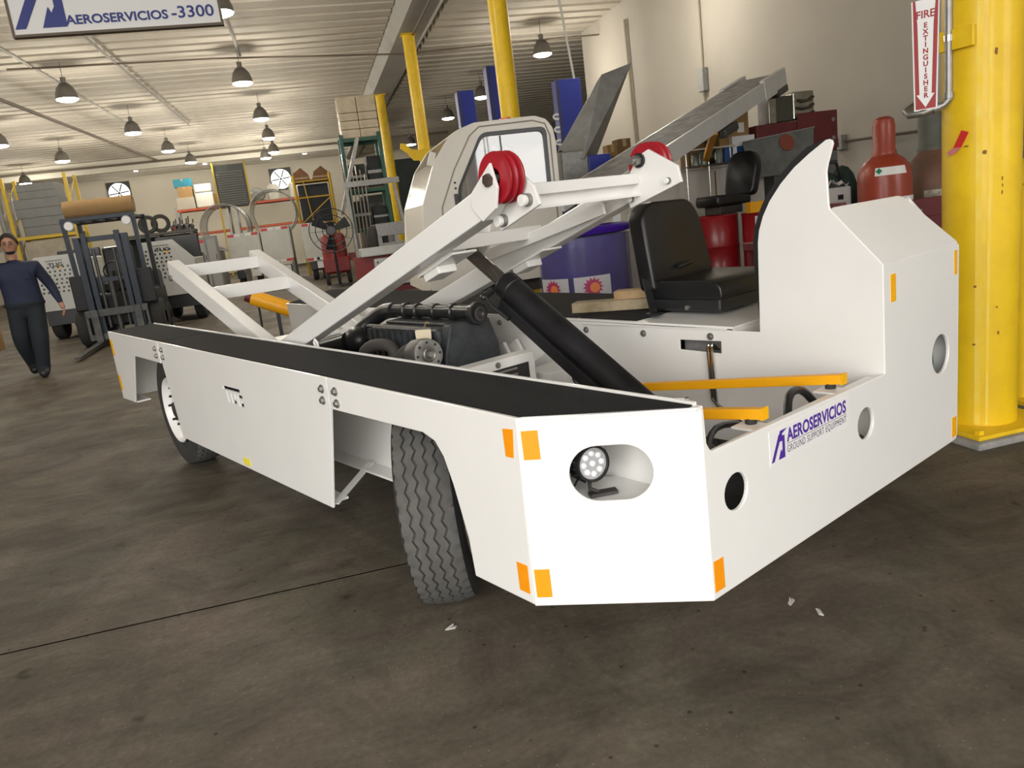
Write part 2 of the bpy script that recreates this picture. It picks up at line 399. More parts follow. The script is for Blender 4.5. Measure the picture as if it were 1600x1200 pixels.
lamp(-11.53, 38.3, 'small far pendant lamp in front of the grey box stack')
lamp(-0.85, 14.57, 'pendant lamp hidden behind the right end of the lettered sign')
for x, y, lb in ((-4.9, 14.6, 'pendant lamp of the left row just above the picture frame'), (-4.9, 8.6, 'pendant lamp high above the floor in front of the person'), (6.5, 14.3, 'pendant lamp above the frame that lights the cream wall'), (-0.9, 8.6, 'pendant lamp above the frame over the lettered sign'), (-8.6, 20.8, 'pendant lamp of the leftmost row outside the picture'), (-12.3, 30.0, 'pendant lamp at the far left outside the picture')):
    lamp(x, y, lb)  # out-of-view lamps continuing the rows, added for light; the wall one is inferred
# ---------------------------------------------------------------- columns
def column(x, y, r, label, name='steel_column'):
    t = thing(name, label, 'column', (x, y, 0), 0, 'yellow steel columns')
    MB().cyl((0, 0, 0.04), (0, 0, 5.74), r, n=32).build('shaft', YCOL, t)
    MB().bx(-r * 1.25, r * 1.25, -r * 1.25, r * 1.25, 0.0, 0.04).build('base_plate', YCOL, t, bevel=0.004)
    MB().bx(-r * 1.2, r * 1.2, -r * 1.2, r * 1.2, 5.70, 5.735).build('cap_plate', YCOL, t)
    return t
column(3.0, 10.95, 0.135, 'yellow column rising behind the white truck cab')
column(3.0, 19.2, 0.145, 'yellow column left of the truck cab, with a hook bracket')
column(3.0, 27.1, 0.155, 'farthest yellow column, beside the green rack of wrapped boxes')
# ================================================================ the belt loader (vehicle frame: x to its far side, y to its rear)
VA = math.radians(25.2145)
VO = Vector((2.1, 3.5, 0))
def v2b(x, y, z=0): return Matrix.Rotation(VA, 3, 'Z') @ Vector((x, y, z))
loader = thing('belt_loader', 'large white belt loader chassis with raised lift arms and no conveyor', 'vehicle', v2b(*VO), VA)
def tilt(p): return Vector((p.x, p.y, p.z + 0.0125 * (p.y + VO.y - 1.1)))
def vb(mb, name, m, parent=None, til=False, **k):
    return mb.build(name, m, parent or loader, off=VO, fn=tilt if til else None, **k)
def vplate(loops, t, O, U, V, name, m=WHITE, parent=None, bevel=0.003, til=False):
    return link(name, plate(loops, t, O, U, V, bevel, name, VO, tilt if til else None), m, parent or loader)
def TOP(y): return 0.795 + 0.0125 * (y - 1.1)
XL, XI, XW, XR, YF = 1.142, 1.455, 2.39, 3.08, 1.114
bolt_me = MB().cyl((0, 0, 0), (0, 0, 0.004), 0.013, n=14).cyl((0, 0, 0.004), (0, 0, 0.011), 0.0095, 0.008, n=6).mesh('bolt')
bolt_me.materials.append(STEEL)
def bolt(p, n, parent, s=1.0):
    o = link('bolt', bolt_me, None, parent); o.location = Vector(p) - VO
    o.rotation_euler = Vector(n).to_track_quat('Z', 'Y').to_euler(); o.scale = (s, s, s); return o
def reflector(poly, O, U, V, parent, m=ORANGE, name='reflector'):
    return vplate([poly], 0.0014, O, U, V, name, m, parent, bevel=0)
# ---- left skirt, three sheets (plane x = XL, outside faces -x)
LO, LU, LV = (XL, 0, 0), (0, -1, 0), (0, 0, 1)        # u = -y ; normal = -x
def ly(pts): return [(-y, z) for y, z in pts]
fp = ly([(1.474, 0.28), (1.737, 0.283), (1.745, 0.40), (1.785, 0.56), (1.815, 0.64), (1.85, 0.682), (1.91, 0.70), (2.503, 0.70), (2.506, TOP(2.5) + 0.004), (1.452, TOP(1.45) + 0.004)])
front_skirt = vplate([fp], 0.010, (XL + 0.010, 0, 0), LU, LV, 'front_skirt_panel')
slots = [[(3.675, 0.680), (3.450, 0.680), (3.450, 0.664), (3.675, 0.664)],
         [(3.636, 0.656), (3.614, 0.656), (3.600, 0.602), (3.622, 0.602)],
         [(3.580, 0.652), (3.562, 0.652), (3.555, 0.618), (3.520, 0.618), (3.520, 0.602), (3.570, 0.602)],
         [(3.530, 0.652), (3.512, 0.652), (3.508, 0.628), (3.526, 0.628)],
         [(3.494, 0.652), (3.428, 0.652), (3.428, 0.637), (3.478, 0.637), (3.472, 0.613), (3.450, 0.613), (3.450, 0.624), (3.428, 0.624), (3.428, 0.598), (3.482, 0.598)]]
mp = ly([(2.514, TOP(2.5) + 0.004), (2.520, 0.70), (2.66, 0.285), (4.555, 0.285), (4.655, 0.70), (4.665, TOP(4.66) + 0.004)])
mid_skirt = vplate([mp] + [ly(s) for s in slots], 0.010, (XL + 0.010, 0, 0), LU, LV, 'middle_skirt_panel', bevel=0.0015)
rp = ly([(4.675, TOP(4.67) + 0.004), (4.69, 0.715), (5.27, 0.722), (5.31, 0.70), (5.56, 0.383), (5.90, 0.376), (5.90, TOP(5.9) + 0.004)])
rear_skirt = vplate([rp], 0.010, (XL + 0.010, 0, 0), LU, LV, 'rear_skirt_panel')
vb(MB().bx(XL + 0.011, XL + 0.10, 5.56, 5.89, 0.378, 0.388).bx(XL + 0.011, XI, 5.885, 5.895, 0.378, 0.84), 'rear_end_sheet', WHITE)
vb(MB().bx(XL + 0.011, XL + 0.09, 2.70, 4.55, 0.285, 0.295), 'panel_flange', WHITE, mid_skirt)
vb(MB().bx(XL + 0.02, XL + 0.022, 3.38, 3.72, 0.58, 0.70), 'slot_backing', BLACK, mid_skirt)  # black sheet stands for the dark interior seen through the cutouts
vb(MB().bx(XL + 0.011, XL + 0.08, 1.48, 1.735, 0.280, 0.290), 'panel_flange', WHITE, front_skirt)
for y, z, par in ((2.560, 0.772, mid_skirt), (2.566, 0.728, mid_skirt), (2.455, 0.772, front_skirt), (2.455, 0.728, front_skirt), (4.60, 0.80, mid_skirt), (4.60, 0.757, mid_skirt), (4.735, 0.80, rear_skirt), (4.735, 0.757, rear_skirt)):
    bolt((XL, y, z), (-1, 0, 0), par, 1.25)
for k_ in range(3): reflector(ly([(3.585, 0.334 - 0.012 * k_), (3.50, 0.334 - 0.012 * k_), (3.50, 0.3245 - 0.012 * k_), (3.585, 0.3245 - 0.012 * k_)]), (XL, 0, 0), LU, LV, mid_skirt, mat('lemon_reflector', (0.88, 0.74, 0.0), 0.4))
reflector(ly([(1.513, 0.768), (1.470, 0.772), (1.481, 0.693), (1.513, 0.693)]), (XL, 0, 0), LU, LV, front_skirt)
reflector(ly([(1.527, 0.391), (1.482, 0.391), (1.485, 0.308), (1.527, 0.308)]), (XL, 0, 0), LU, LV, front_skirt)
reflector(ly([(5.892, 0.80), (5.83, 0.80), (5.83, 0.69), (5.892, 0.69)]), (XL, 0, 0), LU, LV, rear_skirt, YREFL)
reflector(ly([(5.892, 0.55), (5.83, 0.55), (5.83, 0.44), (5.892, 0.44)]), (XL, 0, 0), LU, LV, rear_skirt, YREFL)
# ---- left walkway: white sheets with black grip mats
z0 = 0.795
def deck_piece(poly, matpoly):
    d = vplate([poly], 0.008, (0, 0, z0 - 0.008), X3, Y3, 'deck_sheet', WHITE, None, 0.002, True)
    vplate([matpoly], 0.004, (0, 0, z0), X3, Y3, 'grip_mat', BLACKMAT, d, 0.0005, True)
    ys = [p[1] for p in matpoly]
    vb(MB().bx(XI - 0.010, XI - 0.001, min(ys), max(ys), z0 - 0.002, z0 + 0.008), 'deck_lip', WHITE, d, til=True)
    return d
deck_piece([(XL + 0.002, 1.455), (1.432, 1.118), (XI, 1.118), (XI, 2.50), (XL + 0.002, 2.50)], [(XL + 0.020, 1.462), (1.425, 1.135), (XI - 0.018, 1.135), (XI - 0.018, 2.50), (XL + 0.020, 2.50)])
deck_piece([(XL + 0.002, 2.502), (XI, 2.502), (XI, 4.66), (XL + 0.002, 4.66)], [(XL + 0.020, 2.502), (XI - 0.018, 2.502), (XI - 0.018, 4.657), (XL + 0.020, 4.657)])
deck_piece([(XL + 0.002, 4.67), (XI, 4.67), (XI, 5.90), (XL + 0.002, 5.90)], [(XL + 0.020, 4.672), (XI - 0.018, 4.672), (XI - 0.018, 5.885), (XL + 0.020, 5.885)])
lw = vb(MB().bx(XI - 0.012, XI, 1.20, 4.72, 0.34, z0 - 0.010), 'channel_wall', WHITE, None, til=False)
vb(MB().bx(XI - 0.085, XI - 0.012, 1.30, 4.72, 0.335, 0.345), 'rail_flange', WHITE, lw)
vb(MB().bx(XI - 0.012, XI, 4.725, 5.885, 0.57, z0 + 0.03), 'rear_wall', WHITE)
vb(MB().bx(XI - 0.06, XI, 4.725, 5.875, 0.345, 0.43), 'rear_rail_box', WHITE, bevel=0.006)
vb(MB().beam((XL + 0.02, 2.675, 0.292), (XI - 0.03, 2.84, 0.352), 0.030, 0.006), 'skirt_brace', WHITE)
# ---- chamfer sheet with oval lamp opening, and front sheet
CA = Vector((XL, 1.462, 0)); CB = Vector((1.440, YF, 0)); CU = (CB - CA).normalized(); CLEN = (CB - CA).length
ov = []
for i in range(20): a = PI / 2 + PI * i / 19; ov.append((0.198 + 0.073 * math.cos(a), 0.641 + 0.073 * math.sin(a)))
for i in range(20): a = -PI / 2 + PI * i / 19; ov.append((0.261 + 0.073 * math.cos(a), 0.641 + 0.073 * math.sin(a)))
co = rnd([(-0.006, 0.28), (CLEN, 0.28), (CLEN, 0.792), (0.002, 0.803)], [0.0, 0.0, 0.03, 0.02])
cham = vplate([co, ov], 0.010, CA - CU.cross(Z3) * 0.010, CU, Z3, 'corner_panel')
def crefl(u0, u1, z0_, z1): reflector([(u0, z0_), (u1, z0_), (u1, z1), (u0, z1)], CA, CU, Z3, cham)
crefl(0.014, 0.057, 0.690, 0.767); crefl(0.003, 0.044, 0.306, 0.386)
fo = rnd([(1.440, 0.28), (2.958, 0.28), (2.970, 1.006), (XW, 1.009), (XW + 0.004, 0.660), (2.37, 0.659), (1.470, 0.674), (1.456, 0.70), (1.453, 0.788), (1.440, 0.79)],
         [0.0, 0.03, 0.015, 0.0, 0.0, 0.012, 0.012, 0.0, 0.0, 0.0])
front = vplate([fo, circ(1.564, 0.537, 0.050), circ(2.257, 0.530, 0.051), circ(2.812, 0.635, 0.070)], 0.012, (0, YF + 0.012, 0), X3, Z3, 'front_panel')
vb(MB().bx(1.46, 2.37, YF + 0.0125, YF + 0.05, 0.640, 0.652), 'panel_lip', WHITE, front)
FO = (0, YF, 0)
def frefl(x0, x1, a, b): reflector([(x0, a), (x1, a), (x1, b), (x0, b)], FO, X3, Z3, front, YREFL)
for (xa, xb2, za, zb) in ((2.437, 2.447, 0.882, 0.970), (2.449, 2.459, 0.882, 0.970), (2.461, 2.471, 0.882, 0.970),
                          (2.924, 2.935, 0.90, 0.985), (2.937, 2.948, 0.90, 0.985), (2.908, 2.919, 0.296, 0.372), (2.921, 2.932, 0.296, 0.372), (2.934, 2.945, 0.296, 0.372)):
    frefl(xa, xb2, za, zb)
for xa in (1.448, 1.462, 1.476): reflector([(xa, 0.300), (xa + 0.0125, 0.300), (xa + 0.0125, 0.385), (xa, 0.385)], FO, X3, Z3, front, ORANGE)
# the lettered decal on the front sheet
dec = reflector([(1.722, 0.553), (2.150, 0.553), (2.150, 0.650), (1.722, 0.650)], FO, X3, Z3, front, mat('decal_white', (0.78, 0.77, 0.76), 0.3), 'name_decal')
dec['label'] = 'name decal with purple company lettering'
DO = Vector((0, YF - 0.0016, 0))
link('lettering', text_mesh('AEROSERVICIOS', 0.052, DO + Vector((1.806, 0, 0.602)), X3, Z3, 0.0004, width=0.326, bold=0.0016, off=VO), PURPLE, dec)
link('lettering', text_mesh('GROUND SUPPORT EQUIPMENT', 0.030, DO + Vector((1.806, 0, 0.570)), X3, Z3, 0.0004, width=0.326, off=VO, space=1.15), GREYPRINT, dec)
vb(MB().bx(1.806, 2.134, YF - 0.0018, YF - 0.0012, 0.595, 0.5966), 'rule_line', GREYPRINT, dec)
def alogo(k, O, U, V, t, m, parent, off=None, nm='emblem'):
    """slanted purple A emblem, about k tall"""
    P = [[(0, 0), (0.16, 0), (0.50, 0.62), (0.66, 0.62), (0.66, 0.88), (0.98, 1.0), (0.55, 1.0), (0.50, 0.88), (0.46, 0.88)],
         [(0.42, 0.0), (0.80, 0.0), (0.80, 0.80), (0.66, 0.80), (0.66, 0.34), (0.60, 0.24), (0.56, 0.34)]]
    for p in P:
        mb = MB().prism([(a * k * 1.05, b * k) for a, b in p], O, U, V, t)
        mb.build(nm, m, parent, off=off)
alogo(0.080, DO + Vector((1.727, 0, 0.562)), X3, Z3, Vector((0, -0.0004, 0)), PURPLE, dec, VO)
# ---- lamp recess behind the oval: shelf, back, sides, and the round work lamp
rc = MB()
def cpt(u, n, z): return CA + CU * u - CU.cross(Z3) * n + Z3 * z       # n = depth behind the sheet
def rbox(mb, u0, u1, n0, n1, za, zb):
    vs = [cpt(u, n, z) for z in (za, zb) for n in (n0, n1) for u in (u0, u1)]
    return mb.add(vs, [(0, 2, 3, 1), (4, 5, 7, 6), (0, 1, 5, 4), (2, 6, 7, 3), (0, 4, 6, 2), (1, 3, 7, 5)])
rbox(rc, 0.09, 0.44, 0.012, 0.20, 0.552, 0.560); rbox(rc, 0.27, 0.44, 0.19, 0.20, 0.560, 0.77); rbox(rc, 0.43, 0.44, 0.012, 0.20, 0.560, 0.77)
rec = vb(rc, 'lamp_recess', WHITE, cham)
lc = cpt(0.178, 0.055, 0.652); ln = (-(CU.cross(Z3)) * -1.0)
ln = (CU.cross(Z3) * 1.0 + CU * 0.75 + Z3 * 0.06).normalized()
wl = MB()
wl.lathe([(0.0, -0.060), (0.034, -0.058), (0.046, -0.035), (0.048, 0.0), (0.048, 0.012), (0.043, 0.012), (0.042, 0.004), (0.0, 0.004)], lc, ln, 28)
for i in range(18):
    a = 2 * PI * i / 18; e = ln.orthogonal().normalized(); e2 = ln.cross(e); d = e * math.cos(a) + e2 * math.sin(a)
    wl.beam(lc + d * 0.044 - ln * 0.052, lc + d * 0.049 - ln * 0.004, 0.003, 0.012, d)
lampo = vb(wl, 'work_lamp', BLACK, None); lampo['label'] = 'round black work lamp with clear lenses'
vb(MB().cyl(lc + ln * 0.0045, lc + ln * 0.006, 0.0415, n=28), 'lamp_face', mat('lamp_face', (0.50, 0.50, 0.51), 0.35, 0.3), lampo)
LENS = mat('led_lens', (0.9, 0.9, 0.92), 0.08, 0.2)
e = ln.orthogonal().normalized(); e2 = ln.cross(e)
for i in range(9):
    rr, a = (0, 0) if i == 0 else (0.0275, 2 * PI * i / 8)
    c = lc + (e * math.cos(a) + e2 * math.sin(a)) * rr + ln * 0.006
    vb(MB().lathe([(0.0085, 0), (0.0075, 0.004), (0.004, 0.0065), (0, 0.007)], c, ln, 12), 'led_lens', LENS, lampo)
vb(MB().tube([lc - ln * 0.02 - Z3 * 0.045, lc - ln * 0.02 - Z3 * 0.075, cpt(0.20, 0.06, 0.563)], 0.006, 8).beam(cpt(0.165, 0.05, 0.567), cpt(0.235, 0.075, 0.567), 0.03, 0.008), 'lamp_bracket', DARKSTEEL, lampo)
vb(MB().tube([lc - ln * 0.05, lc - ln * 0.06 - Z3 * 0.04, cpt(0.12, 0.08, 0.575), cpt(0.10, 0.12, 0.60)], 0.004, 6), 'lamp_cable', BLACK, lampo)
# ---- fin sheet: far wall of the channel with the pointed fin in front of the driver (plane x = XW, faces -x)
fin = [(1.114, 0.34), (1.114, 1.009), (1.262, 1.170), (1.278, 1.186), (1.284, 1.200), (1.288, 1.310), (1.282, 1.335), (1.263, 1.392), (1.266, 1.402), (1.276, 1.408), (1.288, 1.407),
       (1.345, 1.374), (1.401, 1.336), (1.452, 1.290), (1.497, 1.236), (1.525, 1.188), (1.543, 1.140), (1.550, 1.100), (1.552, 1.05), (1.560, 0.80), (1.561, 0.778), (1.66, 0.779), (2.47, 0.792), (3.0, 0.80), (5.72, 0.835), (5.72, 0.34)]
slot = [(1.926, 0.733), (1.730, 0.735), (1.732, 0.688), (1.928, 0.694)]
finp = vplate([ly(fin), ly(slot), [(-y, z) for y, z in circ(2.634, 0.644, 0.013, 14)], [(-y, z) for y, z in circ(2.623, 0.602, 0.013, 14)]], 0.010, (XW + 0.010, 0, 0), LU, LV, 'fin_sheet')
tr = fin[10:20]; strip = MB(); n_ = len(tr)
pts = []
for i, (y, z) in enumerate(tr):
    a = Vector(tr[max(i - 1, 0)]); b = Vector(tr[min(i + 1, n_ - 1)]); d = (b - a).normalized(); nn = Vector((-d.y, d.x))
    if nn.x < 0: nn = -nn
    w = 0.024 if 0 < i < n_ - 1 else 0.004
    pts.append((Vector((y, z)), Vector((y, z)) + nn * w))
vs = []; 
for x in (XW + 0.010, XW + 0.045):
    for p, q in pts: vs += [(x, p.x, p.y), (x, q.x, q.y)]
m2 = 2 * n_; fs = []
for i in range(n_ - 1):
    a = 2 * i
    fs += [(a, a + 1, a + 3, a + 2), (m2 + a, m2 + a + 2, m2 + a + 3, m2 + a + 1), (a + 1, m2 + a + 1, m2 + a + 3, a + 3), (a, a + 2, m2 + a + 2, m2 + a)]
vb(strip.add(vs, fs), 'edge_trim', BLACK, finp)
vb(MB().bx(XW - 0.006, XW, 1.70, 2.46, 0.781, 0.785), 'wall_seam', WHITE, finp)
for y, z in ((3.07, 0.770), (2.446, 0.755), (2.11, 0.752), (1.775, 0.753), (2.75, 0.72), (4.0, 0.78), (1.20, 0.43)): bolt((XW, y, z), (-1, 0, 0), finp, 1.1)
vb(MB().bx(XW + 0.05, XW + 0.06, 1.72, 1.94, 0.66, 0.75), 'slot_backing', GALV, finp)
for k in (0, 1):
    dx = 0.016 * k
    vb(MB().tube(smooth([(XW + 0.03, 1.778 - dx, 0.70), (XW - 0.012, 1.778 - dx, 0.722), (XW - 0.014, 1.780 - dx, 0.69), (XW - 0.014, 1.775 - dx, 0.53), (XW - 0.016, 1.765 - dx, 0.50 - 0.02 * k), (XW - 0.03, 1.70 - dx, 0.475 - 0.02 * k), (XW - 0.10, 1.45, 0.46 - 0.02 * k)]), 0.007, 8), 'steel_line', CHROME, finp)
# ---- hood over the driver's feet
hd = MB()
hp = rnd([(XW, 0.0), (2.968, 0.0), (2.905, 0.254), (XW + 0.006, 0.254)], [0.0, 0.015, 0.03, 0.03])
hu = Vector((0, 0.171, 0.188)).normalized()
hood = vplate([hp], 0.010, Vector((0, YF + 0.001, 1.008)) - X3.cross(hu) * 0.010, X3, hu, 'hood_plate')
vb(MB().prism([(1.28, 1.185), (1.28, 0.36), (YF + 0.02, 0.36), (YF + 0.02, 1.0)], (2.945, 0, 0), (0, 1, 0), (0, 0, 1), (0.010, 0, 0)).bx(XW + 0.012, 2.945, 1.272, 1.282, 0.80, 1.18), 'hood_box', WHITE, hood)
# ---- driver platform
pf = vplate([[(XW + 0.002, 1.672), (XR, 1.672), (XR, 6.34), (XW + 0.002, 5.74)]], 0.010, (0, 0, 0.783), X3, Y3, 'platform_sheet', WHITE, None, 0.002, False)
vb(MB().bx(XW + 0.012, XR, 1.672, 1.682, 0.45, 0.783), 'platform_front', WHITE, pf)
bolt((XW + 0.055, 1.672, 0.748), (0, -1, 0), pf, 1.1)
def rmat(poly): return vplate([poly], 0.004, (0, 0, 0.793), X3, Y3, 'grip_mat', BLACKMAT, pf, 0.0005, False)
def sl(p): return Vector((p.x, p.y, p.z + max(0.0, (p.y + VO.y - 1.67)) * 0.0125))
for o_, in ((pf,),):
    for v in o_.data.vertices: v.co = sl(v.co)
for poly in ([(XW + 0.02, 2.16), (XR - 0.015, 2.16), (XR - 0.015, 2.50), (XW + 0.02, 2.50)], [(XW + 0.02, 2.515), (XR - 0.015, 2.515), (XR - 0.015, 4.1), (XW + 0.02, 4.1)], [(XW + 0.02, 4.112), (XR - 0.015, 4.112), (XR - 0.015, 6.30), (XW + 0.02, 5.73)]):
    o_ = rmat(poly)
    for v in o_.data.vertices: v.co = sl(v.co)
vb(MB().bx(XW + 0.012, 2.93, 1.13, 1.68, 0.42, 0.43), 'footwell_floor', BLACKMAT)
vb(MB().bx(2.66, 2.94, 1.20, 1.21, 0.44, 0.85), 'hole_shade_sheet', BLACK)  # black sheet added to make the interior behind the front hole dark
vb(MB().tube([(2.83, 1.17, 0.45), (2.82, 1.16, 0.60), (2.80, 1.17, 0.80)], 0.018, 8), 'green_hose', mat('hose_green', (0.01, 0.09, 0.03), 0.4))
# far side skirt, three sheets with wheel openings
RO = (XR, 0, 0)
for poly in ([(1.30, 0.28), (1.737, 0.283), (1.745, 0.40), (1.815, 0.64), (1.91, 0.70), (2.503, 0.70), (2.506, 0.79), (1.70, 0.79), (1.62, 0.60), (1.30, 0.60)],
             [(2.514, 0.79), (2.520, 0.70), (2.66, 0.285), (4.555, 0.285), (4.655, 0.70), (4.665, 0.82)], [(4.675, 0.82), (4.69, 0.715), (5.27, 0.722), (5.56, 0.383), (6.33, 0.376), (6.33, 0.84)]):
    vplate([poly], 0.010, (XR - 0.0, 0, 0), Y3, Z3, 'far_skirt_panel')
vplate([[(0, 0.28), (0.22, 0.28), (0.22, 0.60), (0, 1.0)]], 0.010, (2.958, YF + 0.012, 0), Vector((0.55, 0.83, 0)).normalized(), Z3, 'far_corner_panel')
# ---- chassis: cross members, axles, belly
for (ya, yb_, zb_) in ((1.30, 1.36, 0.44), (2.60, 2.68, 0.42), (4.20, 4.30, 0.46), (5.55, 5.63, 0.46)):
    vb(MB().bx(XI, XW, ya, yb_, 0.34, zb_), 'cross_member', WHITE)
vb(MB().cyl((1.40, 5.05, 0.36), (2.95, 5.05, 0.36), 0.055, n=14).sphere((2.17, 5.05, 0.36), 0.14), 'rear_axle', DARKSTEEL)
vb(MB().cyl((1.42, 2.2, 0.36), (2.95, 2.2, 0.36), 0.045, n=14), 'front_axle', DARKSTEEL)
vb(MB().bx(1.50, 2.34, 2.3, 4.2, 0.33, 0.338), 'belly_pan', DARKSTEEL)
# ---- wheels
def wheel_meshes():
    R, W = 0.362, 0.172
    NZ = 44; nA = NZ * 6
    GC = (-0.050, -0.017, 0.017, 0.050); gw = 0.0040
    cols = [(-W / 2, 0, 0)]
    for c in (-0.074,): cols += [(c, 0, 0)]
    for c in GC: cols += [(c - gw, 0, 1), (c - gw * 0.7, 0.011, 1), (c + gw * 0.7, 0.011, 1), (c + gw, 0, 1)]
    cols += [(0.074, 0, 0), (W / 2, 0, 0)]; nU = len(cols)
    vs = []; fs = []
    for i in range(nA):
        a = 2 * PI * i / nA; ph = (i % 6) / 6.0
        zz = 0.0058 * (1 - 4 * abs(ph - 0.5)); notch = 0.007 if (i % 6) in (0, 1) else 0.0
        for j, (u, dp, zg) in enumerate(cols):
            uu = u + zz * zg; r = R - 0.010 * min(1.0, (abs(uu) / (W / 2))) ** 2.4 - dp
            if j in (0, nU - 1): r -= notch
            vs.append((uu, r * math.sin(a), r * math.cos(a)))
    for i in range(nA):
        for j in range(nU - 1):
            k = (i + 1) % nA
            fs.append((i * nU + j, k * nU + j, k * nU + j + 1, i * nU + j + 1))
    mb = MB().add(vs, fs)
    e_ = R - 0.010
    for s in (-1, 1):
        mb.lathe([(e_, s * W / 2), (e_ - 0.012, s * (W / 2 + 0.004)), (e_ - 0.03, s * (W / 2 + 0.010)), (0.29, s * (W / 2 + 0.016)), (0.25, s * (W / 2 + 0.012)), (0.222, s * (W / 2 - 0.004)), (0.205, s * (W / 2 - 0.03))], (0, 0, 0), (1, 0, 0), 60)
    tire = mb.mesh('tire', angle=40); tire.materials.append(TIRE); tire.materials.append(RUBBER)
    for p_ in tire.polygons:
        if abs(p_.center.x) > W / 2 - 0.0005: p_.material_index = 1
    rim = MB().lathe([(0.213, -0.098), (0.208, -0.104), (0.200, -0.098), (0.192, -0.080), (0.178, -0.062), (0.140, -0.056), (0.110, -0.064), (0.0, -0.066)], (0, 0, 0), (1, 0, 0), 48)
    rim.lathe([(0.213, 0.09), (0.20, 0.09), (0.19, 0.0), (0.0, 0.0)], (0, 0, 0), (1, 0, 0), 32)
    rim = rim.mesh('rim'); rim.materials.append(WHITE)
    hub = MB().lathe([(0.062, -0.064), (0.060, -0.085), (0.045, -0.100), (0.0, -0.102)], (0, 0, 0), (1, 0, 0), 24).mesh('hub'); hub.materials.append(DARKSTEEL)
    nut = MB().cyl((-0.060, 0, 0), (-0.084, 0, 0), 0.017, 0.013, n=6).cyl((-0.084, 0, 0), (-0.104, 0, 0), 0.008, n=8).mesh('lug_nut'); nut.materials.append(BLACK)
    return tire, rim, hub, nut
tire_me, rim_me, hub_me, nut_me = wheel_meshes()
def wheel(x, y, ang, flip=False, camber=0.0):
    w = link('tire', tire_me, None, loader); w.location = Vector((x, y, 0.362)) - VO
    w.rotation_euler = (0, camber, ang + (PI if flip else 0))
    r = link('rim', rim_me, None, w); link('hub', hub_me, None, w)
    for i in range(6):
        n = link('lug_nut', nut_me, None, w); a = 2 * PI * i / 6 + 0.3
        n.location = (0.0, 0.092 * math.sin(a), 0.092 * math.cos(a))
    vs_ = link('valve_stem', MB().tube([(-0.055, 0.03, 0.160), (-0.080, 0.035, 0.148), (-0.092, 0.042, 0.135)], 0.006, 6).mesh('valve_stem'), BLACK, w)
    return w
STEER = math.radians(-38)
wheel(1.338, 2.20, STEER, camber=math.radians(-2)); wheel(1.345, 5.05, 0)
wheel(2.90, 2.20, STEER, True); wheel(2.92, 5.05, 0, True)
# ---- lift arms (rise towards the front), rear frame (rises towards the rear)
AS = 0.316; AN = math.sqrt(1 + AS * AS)
def atop(y): return 1.385 - AS * (y - 1.985)
def vdiag(x, y0, z0_, y1, z1_, w, h): return MB().beam((x, y0, z0_), (x, y1, z1_), w, h)
def arm(x0, x1):
    xc = (x0 + x1) / 2; h = 0.100
    ya, yb_ = 1.93, 4.30
    return vb(MB().prism([(ya, atop(ya)), (yb_, atop(yb_)), (yb_, atop(yb_) - h), (ya + 0.03, atop(ya + 0.03) - h), (ya - 0.02, atop(ya) - 0.06)], (x0, 0, 0), (0, 1, 0), (0, 0, 1), (x1 - x0, 0, 0)), 'lift_arm', WHITE, bevel=0.006)
armA = arm(1.502, 1.580); armB = arm(2.212, 2.290)
PY, PZ = 1.885, 1.415
def pulley(x0, x1, par):
    w = x1 - x0; r = 0.078
    prof = [(0.030, 0.0), (0.050, 0.004), (0.066, 0.001), (r, 0.0), (r + 0.002, 0.006), (0.060, w * 0.27), (r + 0.002, w * 0.46), (r + 0.002, w * 0.54), (0.060, w * 0.73), (r + 0.002, w - 0.006), (r, w), (0.066, w - 0.001), (0.050, w - 0.004), (0.030, w)]
    p = vb(MB().lathe(prof, (x0, PY, PZ), (1, 0, 0), 40), 'pulley', REDP, par)
    for i in range(5):
        a = 2 * PI * i / 5
        vb(MB().beam((x0 + w / 2, PY + 0.02 * math.cos(a), PZ + 0.02 * math.sin(a)), (x0 + w / 2, PY + 0.06 * math.cos(a), PZ + 0.06 * math.sin(a)), 0.02, w * 0.5), 'spoke', REDP, par) if False else None
    return p
pulley(1.516, 1.576, armA); pulley(2.222, 2.282, armB)
sm = [(1.872, 1.460), (1.980, 1.382), (1.990, 1.335), (1.940, 1.290), (1.868, 1.325), (1.850, 1.385)]
big = [(1.868, 1.442), (1.790, 1.380), (1.768, 1.320), (1.972, 1.252), (1.992, 1.30), (1.965, 1.395), (1.90, 1.452)]
vb(MB().prism(sm, (1.494, 0, 0), (0, 1, 0), (0, 0, 1), (0.010, 0, 0)), 'pulley_plate', WHITE, armA, bevel=0.0015)
vb(MB().prism(big, (1.586, 0, 0), (0, 1, 0), (0, 0, 1), (0.012, 0, 0)), 'hanger_plate', WHITE, armA, bevel=0.002)
bigB = [(1.849, 1.466), (1.725, 1.395), (1.712, 1.338), (1.955, 1.268), (1.970, 1.341), (1.942, 1.395), (1.90, 1.448)]
vb(MB().prism(bigB, (2.200, 0, 0), (0, 1, 0), (0, 0, 1), (0.012, 0, 0)), 'hanger_plate', WHITE, armB, bevel=0.002)
vb(MB().prism(sm, (2.290, 0, 0), (0, 1, 0), (0, 0, 1), (0.010, 0, 0)), 'pulley_plate', WHITE, armB, bevel=0.0015)
RUST = mat('rusty_bolt', (0.12, 0.085, 0.07), 0.6, 0.5, var=0.4, scale=60)
vb(MB().cyl((1.480, PY - 0.003, PZ - 0.005), (1.494, PY - 0.003, PZ - 0.005), 0.021, n=6), 'axle_bolt', RUST, armA, bevel=0.002)
vb(MB().cyl((1.494, PY, PZ), (1.60, PY, PZ), 0.012, n=12), 'axle', STEEL, armA)
vb(MB().cyl((2.190, PY + 0.005, PZ + 0.018), (2.200, PY + 0.005, PZ + 0.018), 0.026, n=18), 'washer', BLACK, armB)
